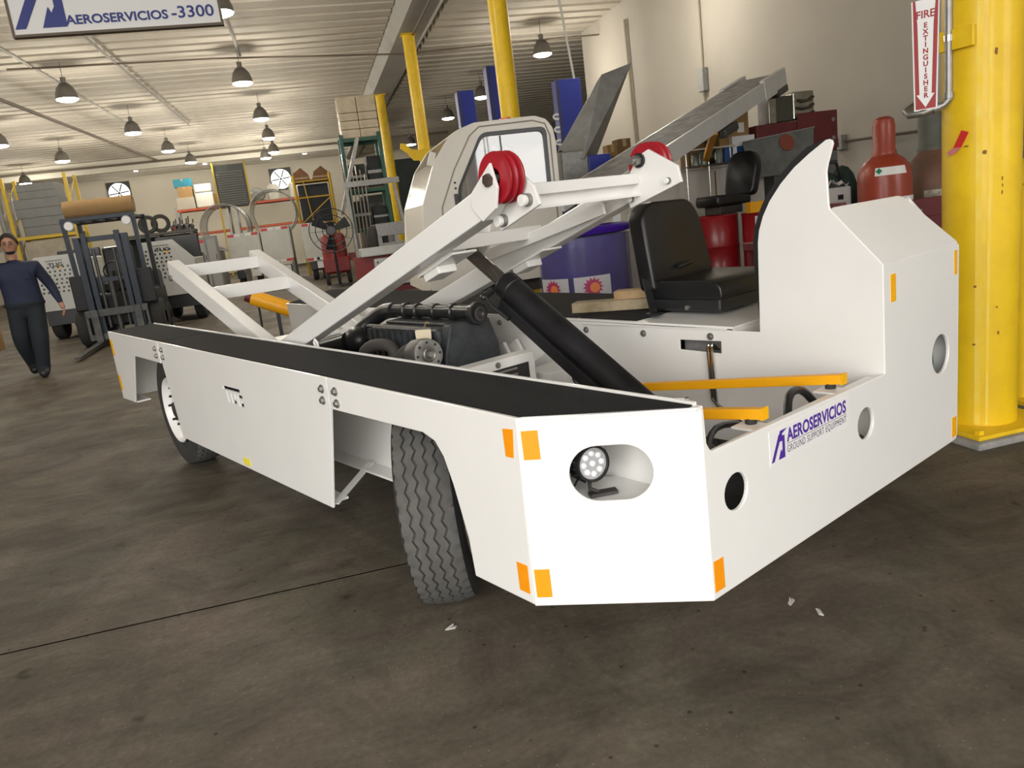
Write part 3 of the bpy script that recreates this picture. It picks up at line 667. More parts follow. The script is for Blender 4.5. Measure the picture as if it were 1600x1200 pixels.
vb(MB().cyl((2.166, PY + 0.005, PZ + 0.018), (2.190, PY + 0.005, PZ + 0.018), 0.019, n=6).cyl((2.148, PY + 0.005, PZ + 0.018), (2.166, PY + 0.005, PZ + 0.018), 0.012, n=10), 'axle_nut', STEEL, armB)
for (x, y, z, par, s) in ((1.586, 1.815, 1.338, armA, 1), (1.586, 1.945, 1.285, armA, 1), (2.20, 1.766, 1.348, armB, 0.6), (2.20, 1.942, 1.300, armB, 0.6)):
    vb(MB().cyl((x - 0.014 * s, y, z), (x, y, z), 0.020 * s, n=16), 'washer', STEEL, par)
    vb(MB().cyl((x - 0.034 * s, y, z), (x - 0.014 * s, y, z), 0.019 * s, 0.017 * s, n=16), 'pin_cap', WHITE, par, bevel=0.003)
# cross channel between the hangers, cross tube lower down, brace rail, brackets
cb = vb(MB().bx(1.598, 2.200, 1.900, 1.965, 1.352, 1.390), 'cross_beam', WHITE, bevel=0.003)
vb(MB().bx(1.598, 2.200, 1.935, 1.950, 1.316, 1.352).bx(1.598, 2.200, 1.900, 1.950, 1.308, 1.316), 'beam_flange', WHITE, cb)
br = vb(MB().beam((2.14, 2.84, 1.118), (2.14, 2.03, 1.281), 0.014, 0.045), 'brace_rail', WHITE, bevel=0.002)
vb(MB().beam((2.165, 2.84, 1.142), (2.165, 2.03, 1.305), 0.060, 0.006), 'rail_flange', WHITE, br)
for (x, y, par) in ((1.60, 2.42, armA), (2.17, 2.58, armB)):
    zc = atop(y) - 0.125
    vb(MB().box((x + 0.03, y, zc), (0.085, 0.11, 0.035), Matrix.Rotation(math.atan(AS), 3, 'X').inverted()), 'stop_block', WHITE, par, bevel=0.005)
    vb(MB().box((x + 0.03, y - 0.05, zc + 0.03), (0.11, 0.26, 0.008), Matrix.Rotation(math.atan(AS), 3, 'X').inverted()), 'stop_plate', WHITE, par)
# cylinder
cd = Vector((0, 1.0, 0.635)).normalized(); c0 = Vector((1.92, 2.397, 1.035))
cy = vb(MB().lathe([(0.0, 0), (0.052, 0), (0.056, 0.006), (0.056, 0.055), (0.052, 0.06), (0.052, 1.20), (0.0, 1.20)], c0, -cd, 36), 'cylinder_barrel', BLACKCYL)
cy['label'] = 'long black hydraulic cylinder'
vb(MB().cyl(c0, c0 + cd * 0.30, 0.029, n=24), 'piston_rod', ROD, cy)
vb(MB().cyl((1.885, c0.y + cd.y * 0.315, c0.z + cd.z * 0.315), (1.955, c0.y + cd.y * 0.315, c0.z + cd.z * 0.315), 0.045, n=20), 'rod_eye', DARKSTEEL, cy)
sd_ = Vector((-0.52, 0.0, -0.42)); 
vb(MB().beam(c0 - cd * 0.05 + Vector((-0.030, 0.03, -0.045)), c0 - cd * 1.15 + Vector((-0.030, 0.03, -0.045)), 0.060, 0.050), 'safety_channel', BLACKCYL, cy, bevel=0.004)
vb(MB().cyl(c0 + Vector((-0.055, 0.02, -0.02)), c0 + Vector((-0.085, 0.03, -0.035)), 0.016, n=6).sphere(c0 + Vector((-0.092, 0.035, -0.04)), 0.014).tube([c0 + Vector((-0.085, 0.03, -0.035)), c0 + Vector((-0.085, 0.0, -0.075)), c0 + Vector((-0.07, -0.08, -0.13))], 0.009, 8), 'hose_fitting', BLACK, cy)
for s in (-1, 1):
    vb(MB().prism([(2.52, 1.29), (2.75, 1.235), (2.76, 1.16), (2.66, 1.115), (2.56, 1.17)], (1.92 + s * 0.062 - 0.006, 0, 0), (0, 1, 0), (0, 0, 1), (0.012, 0, 0)), 'clevis_plate', WHITE, bevel=0.002)
vb(MB().bx(1.58, 2.212, 2.47, 2.56, 1.190, 1.243), 'clevis_tube', WHITE, bevel=0.004)
# rear frame
def rtop(y): return 0.805 + 0.334 * (y - 4.35)
def rail(x0, x1):
    ya, yb_ = 3.95, 5.78; h = 0.112
    return vb(MB().prism([(ya, rtop(ya)), (yb_, rtop(yb_)), (yb_ + 0.02, rtop(yb_) - 0.02), (yb_ + 0.02, rtop(yb_) - h - 0.01), (yb_ - 0.05, rtop(yb_ - 0.05) - h - 0.012), (ya, rtop(ya) - h)], (x0, 0, 0), (0, 1, 0), (0, 0, 1), (x1 - x0, 0, 0)), 'rear_rail', WHITE, bevel=0.006)
ra = rail(1.600, 1.682); rb_ = rail(2.200, 2.282)
for yc in (5.68, 5.20):
    z = rtop(yc) - 0.012
    vb(MB().bx(1.682, 2.200, yc - 0.05, yc + 0.06, z - 0.085, z), 'rear_cross_tube', WHITE, bevel=0.004)
vb(MB().cyl((1.585, 5.76, 1.16), (1.60, 5.76, 1.16), 0.022, n=12), 'pivot_pin', STEEL, ra)
vb(MB().cyl((1.50, 4.12, 0.69), (2.32, 4.12, 0.69), 0.052, n=20), 'pivot_tube', WHITE)
vb(MB().bx(1.47, 2.38, 4.35, 4.75, 0.715, 0.725), 'pivot_tray', WHITE)
# ---- yellow guard bars resting on rubber pads
for x, zf in ((2.18, 0.690), (1.75, 0.694)):
    p0 = Vector((x, 1.145, zf)); p1 = Vector((x, 2.28, zf - 0.145))
    b = vb(MB().beam(p0, p1, 0.030, 0.030), 'guard_bar', YELLOWB, bevel=0.002)
    vb(MB().cyl((x, 1.185, zf - 0.034), (x, 1.185, zf - 0.018), 0.016, n=14), 'rubber_pad', RUBBER, b)
    vb(MB().bx(x - 0.05, x + 0.02, 1.128, 1.215, zf - 0.040, zf - 0.034), 'pad_bracket', WHITE, b)
    vb(MB().bx(x - 0.016, x + 0.016, 1.139, 1.1445, zf - 0.017, zf + 0.017), 'end_cap', YREFL, b)
vb(MB().tube(smooth([(1.96, 1.20, 0.48), (1.99, 1.22, 0.60), (2.06, 1.25, 0.66), (2.15, 1.25, 0.64), (2.25, 1.22, 0.50)]), 0.013, 8), 'hydraulic_hose', BLACK)
vb(MB().tube(smooth([(1.50, 1.16, 0.42), (1.62, 1.25, 0.55), (1.80, 1.34, 0.61), (1.98, 1.32, 0.575)]), 0.010, 8), 'hydraulic_hose', BLACK)
vb(MB().box((1.70, 1.5, 0.44), (0.25, 0.5, 0.16)), 'pump_housing', ENGINE, bevel=0.02)
# ---- engine in the channel
eb = vb(MB().bx(1.86, 2.14, 2.86, 3.46, 0.42, 0.838), 'engine_block', ENGINE, bevel=0.02); eb['label'] = 'dark grey engine block'
vb(MB().bx(1.94, 2.12, 2.90, 3.44, 0.838, 0.852), 'valve_cover', ENGINE, eb, bevel=0.006)
vb(MB().beam((1.85, 2.90, 0.845), (1.85, 3.46, 0.845), 0.02, 0.010), 'fuel_rail', GALV, eb)
for i in range(10):
    vb(MB().bx(1.826, 1.862, 2.90 + i * 0.056, 2.930 + i * 0.056, 0.66, 0.832), 'cooling_rib', ENGINE, eb)
vb(MB().prism([(1.83, 0.40), (2.18, 0.40), (2.16, 0.74), (2.12, 0.855), (1.90, 0.855), (1.85, 0.72)], (0, 2.80, 0), (1, 0, 0), (0, 0, 1), (0, 0.06, 0)), 'timing_cover', ENGINE, eb, bevel=0.008)
ac = Vector((1.76, 2.80, 0.752)); an = Vector((-0.12, -1, 0.10)).normalized()
al = vb(MB().lathe([(0.0, -0.11), (0.062, -0.11), (0.072, -0.095), (0.072, -0.01), (0.066, 0.0), (0.0, 0.0)], ac, an, 28), 'alternator', mat('cast_alloy', (0.20, 0.195, 0.185), 0.5, 0.6, var=0.3, scale=30), eb)
vb(MB().lathe([(0.068, 0.0), (0.068, 0.012), (0.050, 0.014), (0.034, 0.010), (0.030, 0.024), (0.026, 0.026), (0.016, 0.020), (0.012, 0.034), (0, 0.034)], ac, an, 28), 'alternator_pulley', STEEL, eb)
e = an.orthogonal().normalized(); e2 = an.cross(e)
for i in range(8):
    a = 2 * PI * i / 8; q = ac + (e * math.cos(a) + e2 * math.sin(a)) * 0.054
    vb(MB().cyl(q + an * 0.013, q + an * 0.016, 0.006, n=10), 'vent_hole', BLACK, eb)
bl = Vector((2.04, 3.50, 0.890))
vb(MB().lathe([(0.0, 0), (0.032, 0), (0.032, 0.10), (0.040, 0.105), (0.040, 0.13), (0.032, 0.135), (0.030, 0.22), (0.038, 0.225), (0.038, 0.24), (0.030, 0.245), (0.030, 0.36), (0.038, 0.365), (0.038, 0.40), (0.032, 0.405), (0.032, 0.52), (0.040, 0.525), (0.040, 0.55), (0.033, 0.555), (0.033, 0.70), (0.0, 0.70)], bl, (0, -1, 0), 22), 'air_pipe', BLACK, eb)
vb(MB().cyl((2.04, 2.80, 0.885), (2.04, 2.765, 0.885), 0.055, n=8), 'air_pipe_cap', BLACK, eb, bevel=0.004)
vb(MB().lathe([(0, 0), (0.028, 0), (0.034, 0.01), (0.020, 0.012), (0.012, 0.004), (0, 0.004)], (2.04, 2.765, 0.885), (0, -1, 0), 20), 'air_pipe_ring', DARKSTEEL, eb)
vb(MB().tube(smooth([(2.04, 3.50, 0.890), (2.04, 3.62, 0.875), (1.99, 3.72, 0.82), (1.92, 3.76, 0.76)]), 0.042, 14), 'air_elbow', BLACK, eb)
vb(MB().sphere((1.90, 3.70, 0.745), 0.075, 18, 12, (1, 1.2, 1)), 'air_filter', BLACK, eb)
vb(MB().cyl((1.66, 4.35, 0.62), (1.86, 3.72, 0.745), 0.055, n=20), 'exhaust_muffler', BLACK, eb)
vb(MB().beam((1.62, 4.25, 0.70), (1.80, 3.70, 0.80), 0.02, 0.004), 'muffler_strap', STEEL, eb)
for t_ in (0.3, 0.65):
    c = Vector((1.62, 4.25, 0.70)).lerp(Vector((1.80, 3.70, 0.80)), t_)
    vb(MB().cyl(c, c + Z3 * 0.016, 0.012, n=6), 'strap_bolt', DARKSTEEL, eb)
HOSE = mat('hose_rubber', (0.055, 0.050, 0.045), 0.7)
vb(MB().tube(smooth([(1.60, 3.55, 0.66), (1.66, 3.36, 0.70), (1.72, 3.28, 0.71)]), 0.026, 12), 'coolant_pipe', HOSE, eb)
vb(MB().tube(smooth([(1.74, 3.32, 0.62), (1.72, 3.30, 0.735), (1.74, 3.22, 0.775), (1.76, 3.12, 0.772), (1.76, 3.08, 0.72), (1.74, 3.09, 0.55)]), 0.030, 12), 'radiator_hose', HOSE, eb)
vb(MB().tube(smooth([(1.76, 3.10, 0.55), (1.74, 3.04, 0.68), (1.76, 2.98, 0.752), (1.84, 2.95, 0.765)]), 0.032, 12), 'radiator_hose', HOSE, eb)
vb(MB().tube([(1.86, 3.03, 0.775), (1.88, 2.96, 0.87), (1.88, 2.94, 0.865)], 0.004, 6), 'dipstick', mat('brass_tan', (0.35, 0.26, 0.12), 0.5, 0.3), eb)
vb(MB().prism(rnd([(-0.034, -0.024), (0.034, -0.024), (0.040, 0.022), (-0.032, 0.026)], 0.008), (1.815, 2.90, 0.825), (0.8, -0.6, 0), (0, 0.1, 1), (-0.003, -0.003, 0)), 'paper_tag', mat('paper_tan', (0.62, 0.53, 0.38), 0.8), eb)
vb(MB().tube([(1.49, 3.30, 0.79), (1.49, 3.30, 0.835), (1.49, 3.32, 0.85), (1.49, 3.335, 0.835), (1.49, 3.325, 0.815)], 0.006, 8), 'lifting_eye', WHITE)
# ---- radiator box, brackets, horn
rd = vb(MB().bx(1.60, 2.00, 2.46, 2.475, 0.70, 0.735).bx(1.60, 2.00, 2.46, 2.475, 0.42, 0.45).bx(1.60, 1.635, 2.46, 2.475, 0.45, 0.70).bx(1.965, 2.00, 2.46, 2.475, 0.45, 0.70), 'radiator_frame', WHITE) if False else vb(MB().prism([(1.66, 0.42), (2.06, 0.42), (2.06, 0.728), (1.66, 0.728)], (0, 2.44, 0), (1, 0, 0), (0, 0, 1), (0, 0.08, 0)), 'radiator_frame', WHITE, bevel=0.003)
vb(MB().bx(1.70, 2.02, 2.434, 2.439, 0.45, 0.69), 'radiator_core', BLACK, rd)
for i in range(9): vb(MB().bx(1.71, 1.95, 2.426, 2.4335, 0.475 + i * 0.025, 0.483 + i * 0.025), 'radiator_fin', STEEL, rd)
bolt((1.86, 2.44, 0.708), (0, -1, 0), rd)
vb(MB().prism([(2.40, 0.34), (2.95, 0.34), (2.95, 0.60), (2.75, 0.60), (2.60, 0.68), (2.46, 0.62)], (2.30, 0, 0), (0, 1, 0), (0, 0, 1), (0.08, 0, 0)), 'engine_mount', WHITE, bevel=0.003)
vb(MB().prism([(2.78, 0.50), (3.02, 0.50), (2.98, 0.66), (2.90, 0.70)], (2.26, 0, 0), (0, 1, 0), (0, 0, 1), (0.02, 0, 0)), 'mount_gusset', WHITE, bevel=0.002)
vb(MB().prism([(2.78, 0.50), (3.02, 0.50), (2.98, 0.66), (2.90, 0.70)], (2.34, 0, 0), (0, 1, 0), (0, 0, 1), (0.02, 0, 0)), 'mount_gusset', WHITE, bevel=0.002)
vb(MB().bx(2.12, 2.34, 2.42, 2.60, 0.52, 0.615), 'valve_box', WHITE, bevel=0.004)
vb(MB().prism([(2.08, 0.60), (2.20, 0.60), (2.17, 0.675), (2.10, 0.68)], (0, 2.62, 0), (1, 0, 0), (0, 0, 1), (0, 0.02, 0)), 'black_bracket', BLACK)
hn = vb(MB().lathe([(0.0, -0.03), (0.022, -0.03), (0.030, -0.018), (0.040, -0.004), (0.042, 0.0), (0.036, 0.002), (0.014, -0.004), (0.0, 0.004)], (2.17, 2.28, 0.603), (-0.45, -0.85, 0.1), 28), 'horn', BLACK)
vb(MB().beam((2.19, 2.30, 0.60), (2.22, 2.30, 0.53), 0.02, 0.004), 'horn_bracket', BLACK, hn)
# ---- driver seat
seat = vb(MB().prism(rnd([(1.84, 0.865), (2.24, 0.865), (2.24, 0.945), (1.90, 0.945), (1.845, 0.925)], [0.015, 0.01, 0.02, 0.04, 0.03]), (2.57, 0, 0), (0, 1, 0), (0, 0, 1), (0.43, 0, 0)), 'seat_cushion', VINYL, bevel=0.018, seg=3)
seat['label'] = 'black vinyl seat cushion'
vb(MB().bx(2.58, 2.99, 1.855, 2.24, 0.812, 0.868), 'seat_base', BLACK, seat, bevel=0.012)
bp_ = rnd([(2.555, 0.90), (2.995, 0.90), (2.955, 1.20), (2.90, 1.275), (2.63, 1.280), (2.555, 1.235)], [0.02, 0.02, 0.06, 0.05, 0.05, 0.05])
vb(MB().prism([(a - 2.775, b - 0.90) for a, b in bp_], (2.775, 2.17, 0.90), (1, 0, 0), (0, 0.13, 1), (0, 0.085, 0.0)), 'backrest', VINYL, seat, bevel=0.016, seg=3)
vb(MB().beam((2.545, 2.21, 0.955), (2.50, 2.14, 0.815), 0.045, 0.006, (0, 1, 0)), 'seat_belt', BLACK, seat)
vb(MB().box((2.49, 2.13, 0.815), (0.05, 0.06, 0.012)), 'belt_anchor', BLACK, seat, bevel=0.003)
vb(MB().cyl((2.72, 2.165, 0.985), (2.80, 2.16, 0.995), 0.010, n=8), 'belt_buckle', BLACK, seat)
vb(MB().cyl((2.568, 2.02, 0.83), (2.580, 2.02, 0.83), 0.010, n=8), 'seat_bolt', STEEL, seat)
# ---- two pieces of timber left on the far walkway
def timber(c, l, w, h, ang, m, label):
    p = v2b(*c); t = MB().box((0, 0, h / 2), (l, w, h)).build('timber_block', m, bevel=0.003)
    t.location = p; t.rotation_euler = (0, 0, VA + ang); return tag(t, label, 'wood', 'timber offcuts on the far walkway')
zb = 0.8075
timber((2.615, 2.47, zb), 0.40, 0.085, 0.048, math.radians(-63), WOODOLD, 'longer weathered timber offcut lying on the black walkway beside the driver seat')
timber((2.665, 2.40, zb + 0.048), 0.16, 0.075, 0.040, math.radians(-63), WOOD, 'short fresh timber block stacked on the longer offcut beside the driver seat')
# ================================================================ things around: right side (positions below computed from image pixels at chosen depths)
SIGNW = mat('sign_white', (0.78, 0.78, 0.77), 0.4)
SIGNR = mat('sign_red', (0.32, 0.015, 0.015), 0.45)
SIGNB = mat('sign_blue', (0.018, 0.030, 0.20), 0.5)
CARD = mat('cardboard', (0.36, 0.22, 0.09), 0.85, var=0.12, scale=8)
CARDD = mat('cardboard_dark', (0.20, 0.12, 0.05), 0.85, var=0.15, scale=8)
TAPE = mat('packing_tape', (0.45, 0.33, 0.17), 0.3)
REDD = mat('drum_red', (0.34, 0.010, 0.014), 0.35, var=0.15, scale=6, coat=0.2)
DKRED = mat('dark_red_paint', (0.13, 0.016, 0.018), 0.5, var=0.25, scale=5)
OXRED = mat('cylinder_red', (0.33, 0.045, 0.018), 0.42, var=0.2, scale=7, coat=0.15)
BROWNC = mat('cylinder_brown', (0.15, 0.065, 0.035), 0.55, col2=(0.09, 0.05, 0.03), scale=8)
GREYC = mat('cylinder_grey', (0.095, 0.10, 0.075), 0.55, var=0.3, scale=8)
GREENC = mat('cylinder_green', (0.02, 0.14, 0.03), 0.4, var=0.2, scale=8)
BLUEP = mat('lift_blue', (0.02, 0.035, 0.30), 0.45, var=0.2, scale=3)
CONCPAD = mat('concrete_pad', (0.33, 0.32, 0.30), 0.85, var=0.3, scale=14)
# ---- near yellow column with conduit and fire extinguisher sign
NC = thing('steel_column', 'thick near yellow column beside the hood, carrying a conduit and a red tag', 'column', (3.0, 2.96, 0), 0, 'yellow steel columns')
MB().cyl((0, 0, 0.05), (0, 0, 5.74), 0.158, n=48).build('shaft', YCOL, NC)
MB().bx(-0.24, 0.24, -0.24, 0.24, 0.035, 0.055).build('base_plate', YCOL, NC, bevel=0.004)
MB().bx(-0.27, 0.29, -0.27, 0.27, 0.0, 0.035).build('concrete_footing', CONCPAD, NC, bevel=0.01)
MB().bx(-0.19, 0.19, -0.19, 0.19, 5.70, 5.735).build('cap_plate', YCOL, NC)
for sx in (-1, 1):
    for sy in (-1, 1): MB().cyl((sx * 0.2, sy * 0.2, 0.055), (sx * 0.2, sy * 0.2, 0.075), 0.022, n=6).build('anchor_bolt', YCOL, NC)
RED = mat('tag_red', (0.55, 0.02, 0.015), 0.4)
# direction from the column towards the viewer
cdir = Vector((-0.73, -0.68, 0)).normalized(); cside = Vector((0.68, -0.73, 0)).normalized()   # cside: towards the picture's right
def cp(a, r, z): return cdir * (math.cos(a) * r) + cside * (math.sin(a) * r) + Z3 * z
MB().prism([(-0.022, 0.0), (0.014, 0.0), (0.046, 0.060), (0.014, 0.072)], cp(-0.55, 0.162, 1.345), cside * 0.9 + cdir * 0.35, Z3, cdir * 0.004).build('red_tag', RED, NC)
MB().prism([(-0.050, -0.016), (-0.040, -0.032), (-0.008, -0.022), (0.014, 0.0), (-0.022, 0.0)], cp(-0.55, 0.163, 1.345), cside * 0.9 + cdir * 0.35, Z3, cdir * 0.004).build('red_tag', mat('tag_pink', (0.50, 0.16, 0.15), 0.5), NC)
SCUFF = mat('scuff_rust', (0.22, 0.10, 0.02), 0.8)
for a, z, w, h in ((0.35, 1.72, 0.007, 0.016), (0.10, 1.31, 0.010, 0.010), (-0.35, 1.345, 0.012, 0.004), (0.55, 1.19, 0.003, 0.010), (0.56, 1.16, 0.003, 0.008), (0.55, 1.13, 0.003, 0.010), (-0.1, 0.72, 0.007, 0.006), (-0.12, 0.45, 0.008, 0.005), (0.5, 0.50, 0.005, 0.010), (0.45, 0.62, 0.006, 0.004)):
    tdir = (cside * math.cos(a) - cdir * math.sin(a)); nd = cdir * math.cos(a) + cside * math.sin(a)
    MB().prism(rnd([(-w, -h * 0.4), (w * 0.6, -h), (w, h * 0.7), (-w * 0.4, h)], min(w, h) * 0.4), nd * 0.1585 + Z3 * z, tdir, Z3, nd * 0.0012).build('rust_scuff', SCUFF, NC)
for a_, w_ in ((-0.03, 0.012), (0.22, 0.006)):
    nd = cdir * math.cos(a_) + cside * math.sin(a_); td = cside * math.cos(a_) - cdir * math.sin(a_)
    MB().prism([(-w_, 0.06), (w_, 0.06), (w_, 5.7), (-w_, 5.7)], nd * 0.1578, td, Z3, nd * 0.0012).build('worn_streak', mat('worn_yellow', (0.85, 0.64, 0.10), 0.6, col2=(0.84, 0.56, 0.005), scale=9), NC)
CD = thing('conduit', 'grey steel conduit clamped to the near yellow column, with an elbow under the sign', 'conduit', (3.0, 2.96, 0))
q = cp(-0.72, 0.185, 0)
MB().tube([q + Z3 * 5.6, q + Z3 * 1.60, q + Z3 * 1.555, q - cside * 0.02 + Z3 * 1.535, q - cside * 0.10 + cdir * 0.02 + Z3 * 1.515, q - cside * 0.155 + cdir * 0.0 + Z3 * 1.515, q - cside * 0.175 - cdir * 0.05 + Z3 * 1.535, q - cside * 0.14 - cdir * 0.16 + Z3 * 1.57], 0.016, 12).build('conduit_pipe', STEEL, CD)
MB().cyl(q + Z3 * 1.56, q + Z3 * 1.585, 0.021, n=14).build('coupling', STEEL, CD)
MB().cyl(q - cside * 0.035 + cdir * 0.005 + Z3 * 1.53, q - cside * 0.06 + cdir * 0.012 + Z3 * 1.524, 0.021, n=14).build('coupling', STEEL, CD)
MB().box(cp(-0.55, 0.172, 1.80), (0.15, 0.02, 0.085), Matrix.Rotation(math.atan2(cside.y, cside.x) - 0.5, 3, 'Z')).build('strut_bracket', YCOL, CD, bevel=0.003)
MB().lathe([(0.017, -0.013), (0.020, -0.013), (0.020, 0.013), (0.017, 0.013)], q + Z3 * 1.81, (0, 0, 1), 16, closed=True).build('pipe_clamp', CHROME, CD)
# arrow sign
fs_o = Vector((3.0, 2.96, 0)) + cp(-0.72, 0.225, 0) - cside * 0.055
FSu = (cside * 0.97 + cdir * 0.10).normalized(); FSn = FSu.cross(Z3)
fs = thing('extinguisher_sign', 'red and white fire extinguisher arrow sign hung beside the near yellow column', 'sign', (fs_o.x, fs_o.y, 1.525))
MB().prism([(-0.052, 0.0), (0.040, 0.0), (0.050, 0.46), (-0.060, 0.46)], (0, 0, 0), FSu, Z3, -FSn * 0.003).build('sign_board', SIGNW, fs)
def flat(poly, m, name, k): return MB().prism(poly, FSn * (0.0004 * k), FSu, Z3, FSn * 0.0003).build(name, m, fs)
flat([(-0.046, 0.006), (0.034, 0.006), (0.046, 0.46), (-0.054, 0.46)], SIGNR, 'red_field', 1)
flat([(-0.006, 0.012), (0.030, 0.068), (0.018, 0.068), (0.027, 0.36), (0.036, 0.46), (-0.044, 0.46), (-0.036, 0.36), (-0.030, 0.068), (-0.042, 0.068)], SIGNW, 'arrow', 2)
for i, c in enumerate('EXTINGUISHER'):
    me = text_mesh(c, 0.029, FSn * 0.0014 + Z3 * (0.345 - i * 0.0265) + FSu * (-0.0045), FSu, Z3, 0.0004, 'CENTER', bold=0.0011)
    link('letter', me, SIGNR, fs)
link('lettering', text_mesh('FIRE', 0.044, FSn * 0.0014 + Z3 * 0.385 - FSu * 0.040, FSu, Z3, 0.0004, width=0.072, bold=0.001), SIGNR, fs)
# red air hose hanging behind the column
hq = Vector((3.28, 3.12, 0))
tag(MB().tube([hq + Vector((0.02, 0.02, 4.5)), hq + Vector((0.03, 0.0, 2.2)), hq + Vector((0.05, 0, 1.95)), hq + Vector((0.0, 0.05, 1.80)), hq + Vector((-0.04, 0.06, 1.75))], 0.011, 8).build('air_hose', mat('hose_red', (0.36, 0.05, 0.035), 0.5)), 'upper loop of red air hose behind the near yellow column', 'hose')
tag(MB().tube([hq + Vector((0.075, 0.03, 4.5)), hq + Vector((0.09, 0.02, 2.1)), hq + Vector((0.055, 0.04, 1.75)), hq + Vector((0.035, 0.05, 1.50)), hq + Vector((-0.02, 0.08, 1.2))], 0.011, 8).build('air_hose', mat('hose_red', (0.36, 0.05, 0.035), 0.5)), 'long red air hose hanging down to the green cylinder', 'hose')
# bollard
bo = thing('bollard', 'short yellow bollard with a domed top at the right edge', 'bollard', (3.56, 3.22, 0))
MB().lathe([(0.085, 0.0), (0.085, 1.13), (0.083, 1.15), (0.078, 1.19), (0.060, 1.235), (0.030, 1.258), (0.0, 1.264)], n=28).build('post', YCOL, bo)
MB().lathe([(0.0855, 1.128), (0.087, 1.132), (0.0855, 1.136)], n=28).build('weld_seam', mat('weld_bead', (0.45, 0.28, 0.01), 0.6), bo)
MB().bx(-0.13, 0.13, -0.13, 0.13, 0.0, 0.02).build('base_plate', YCOL, bo)
sc = thing('metal_offcut', 'strip of bent grey sheet metal leaning between the near column and the bollard', 'metal', (3.36, 3.30, 0))
MB().prism([(0, 0), (0.07, 0), (0.05, 0.82), (0.0, 0.85)], (0, 0, 0), Vector((0.8, -0.5, 0)).normalized(), Vector((-0.03, -0.04, 1)).normalized(), (0.01, 0.02, 0)).build('sheet', GALV, sc)
MB().beam((0.06, -0.03, 0.0), (0.02, -0.04, 0.80), 0.012, 0.02).build('blue_strip', mat('blue_strip', (0.05, 0.09, 0.20), 0.5), sc)
cw = tag(MB().tube([(3.02, 2.62, 0.004), (3.10, 2.63, 0.005), (3.22, 2.66, 0.004), (3.30, 2.64, 0.006)], 0.004, 6).build('loose_wire', GALV), 'thin loose wire on the floor in front of the column footing', 'wire')
cn = thing('wire_connector', 'small teal plastic connector on the floor by the column footing', 'connector', (3.33, 2.63, 0))
MB().bx(-0.03, 0.03, -0.02, 0.02, 0, 0.022).build('connector_body', mat('teal_plastic', (0.02, 0.16, 0.22), 0.4), cn, bevel=0.003)
MB().bx(-0.012, 0.012, -0.03, -0.02, 0.004, 0.016).build('connector_tab', mat('teal_plastic', (0.02, 0.16, 0.22), 0.4), cn)
# ---- gas cylinders in a dark red cart behind the column
def gas(x, y, r, ztop, m, label, capm=None, capz=0.20, sh=0.22, marks=True):
    t = thing('gas_cylinder', label, 'gas cylinder', (x, y, 0), 0, 'gas cylinders by the wall')
    zs = ztop - capz - 0.03; rc_ = r * 0.41
    MB().lathe([(0, 0.02), (r * 0.94, 0.02), (r, 0.05), (r, zs - sh), (r * 0.985, zs - sh * 0.72), (r * 0.90, zs - sh * 0.45), (r * 0.72, zs - sh * 0.2), (rc_ * 1.15, zs - sh * 0.02), (rc_ * 1.05, zs + 0.02), (0, zs + 0.02)], n=36).build('bottle', m, t)
    MB().lathe([(rc_ * 1.12, zs), (rc_ * 1.12, zs + 0.015), (rc_, zs + 0.03), (rc_, ztop - 0.055), (rc_ * 0.88, ztop - 0.02), (rc_ * 0.5, ztop - 0.003), (0, ztop)], n=28).build('valve_cap', capm or m, t)
    return t, zs, r
g1, zs, r = gas(3.52, 4.20, 0.158, 1.605, OXRED, 'bright red gas cylinder with a white label, next to the yellow column', sh=0.16)
def band(parent, r, z0_, z1_, a0, a1, m, name):
    MB().lathe([(r * 1.004, z0_), (r * 1.004, z1_)], (0, 0, 0), (0, 0, 1), 20, a0=a0, a1=a1).build(name, m, parent)
aw = 0.0
MB().add([(Vector((math.cos(t) * rr, math.sin(t) * rr, z))) for t in [math.radians(-150 + 7 * i) for i in range(11)] for rr, z in ((0.1590, 1.252), (0.1455, 1.300))], [(2 * i, 2 * i + 1, 2 * i + 3, 2 * i + 2) for i in range(10)]).build('shoulder_label', SIGNW, g1)
MB().prism([(-0.018, 0), (0, 0.02), (0.018, 0), (0, -0.02)], (math.cos(math.radians(-141)) * 0.158, math.sin(math.radians(-141)) * 0.158, 1.280), (0.63, -0.777, 0), (0.3, 0.25, 0.9), (-0.003, -0.003, 0.001)).build('green_diamond', mat('diamond_green', (0.0, 0.22, 0.10), 0.5), g1)
band(g1, 0.159, 1.06, 1.115, math.radians(-190), math.radians(-60), SIGNW, 'paper_band')
g2, zs, r = gas(4.05, 4.40, 0.185, 1.64, BROWNC, 'rusty brown gas cylinder with a grey cap, half hidden behind the yellow column', GREYC, 0.24, 0.30)
band(g2, 0.187, 1.05, 1.12, math.radians(-190), math.radians(-60), mat('worn_label', (0.5, 0.47, 0.38), 0.7, col2=(0.12, 0.09, 0.06), scale=14), 'paper_band')
gas(4.93, 4.60, 0.17, 1.50, GREYC, 'dull grey green gas cylinder showing right of the yellow column', BROWNC, 0.2, 0.3)
g4, zs, r = gas(5.62, 5.2, 0.16, 1.69, GREENC, 'green gas cylinder with a white band behind the bollard', None, 0.22, 0.2)
band(g4, 0.155, 1.33, 1.37, math.radians(-190), math.radians(-60), SIGNW, 'paper_band')
ca = thing('cylinder_cart', 'dark red steel cart holding the red gas cylinder', 'cart', (3.45, 4.0, 0))
MB().bx(-0.42, 0.40, -0.06, -0.02, 0.98, 1.09).build('front_rail', DKRED, ca, bevel=0.004)
for xx in (-0.42, 0.14, 0.40): MB().bx(xx - 0.03, xx + 0.03, -0.06, -0.02, 0.05, 0.98).build('post', DKRED, ca, bevel=0.004)
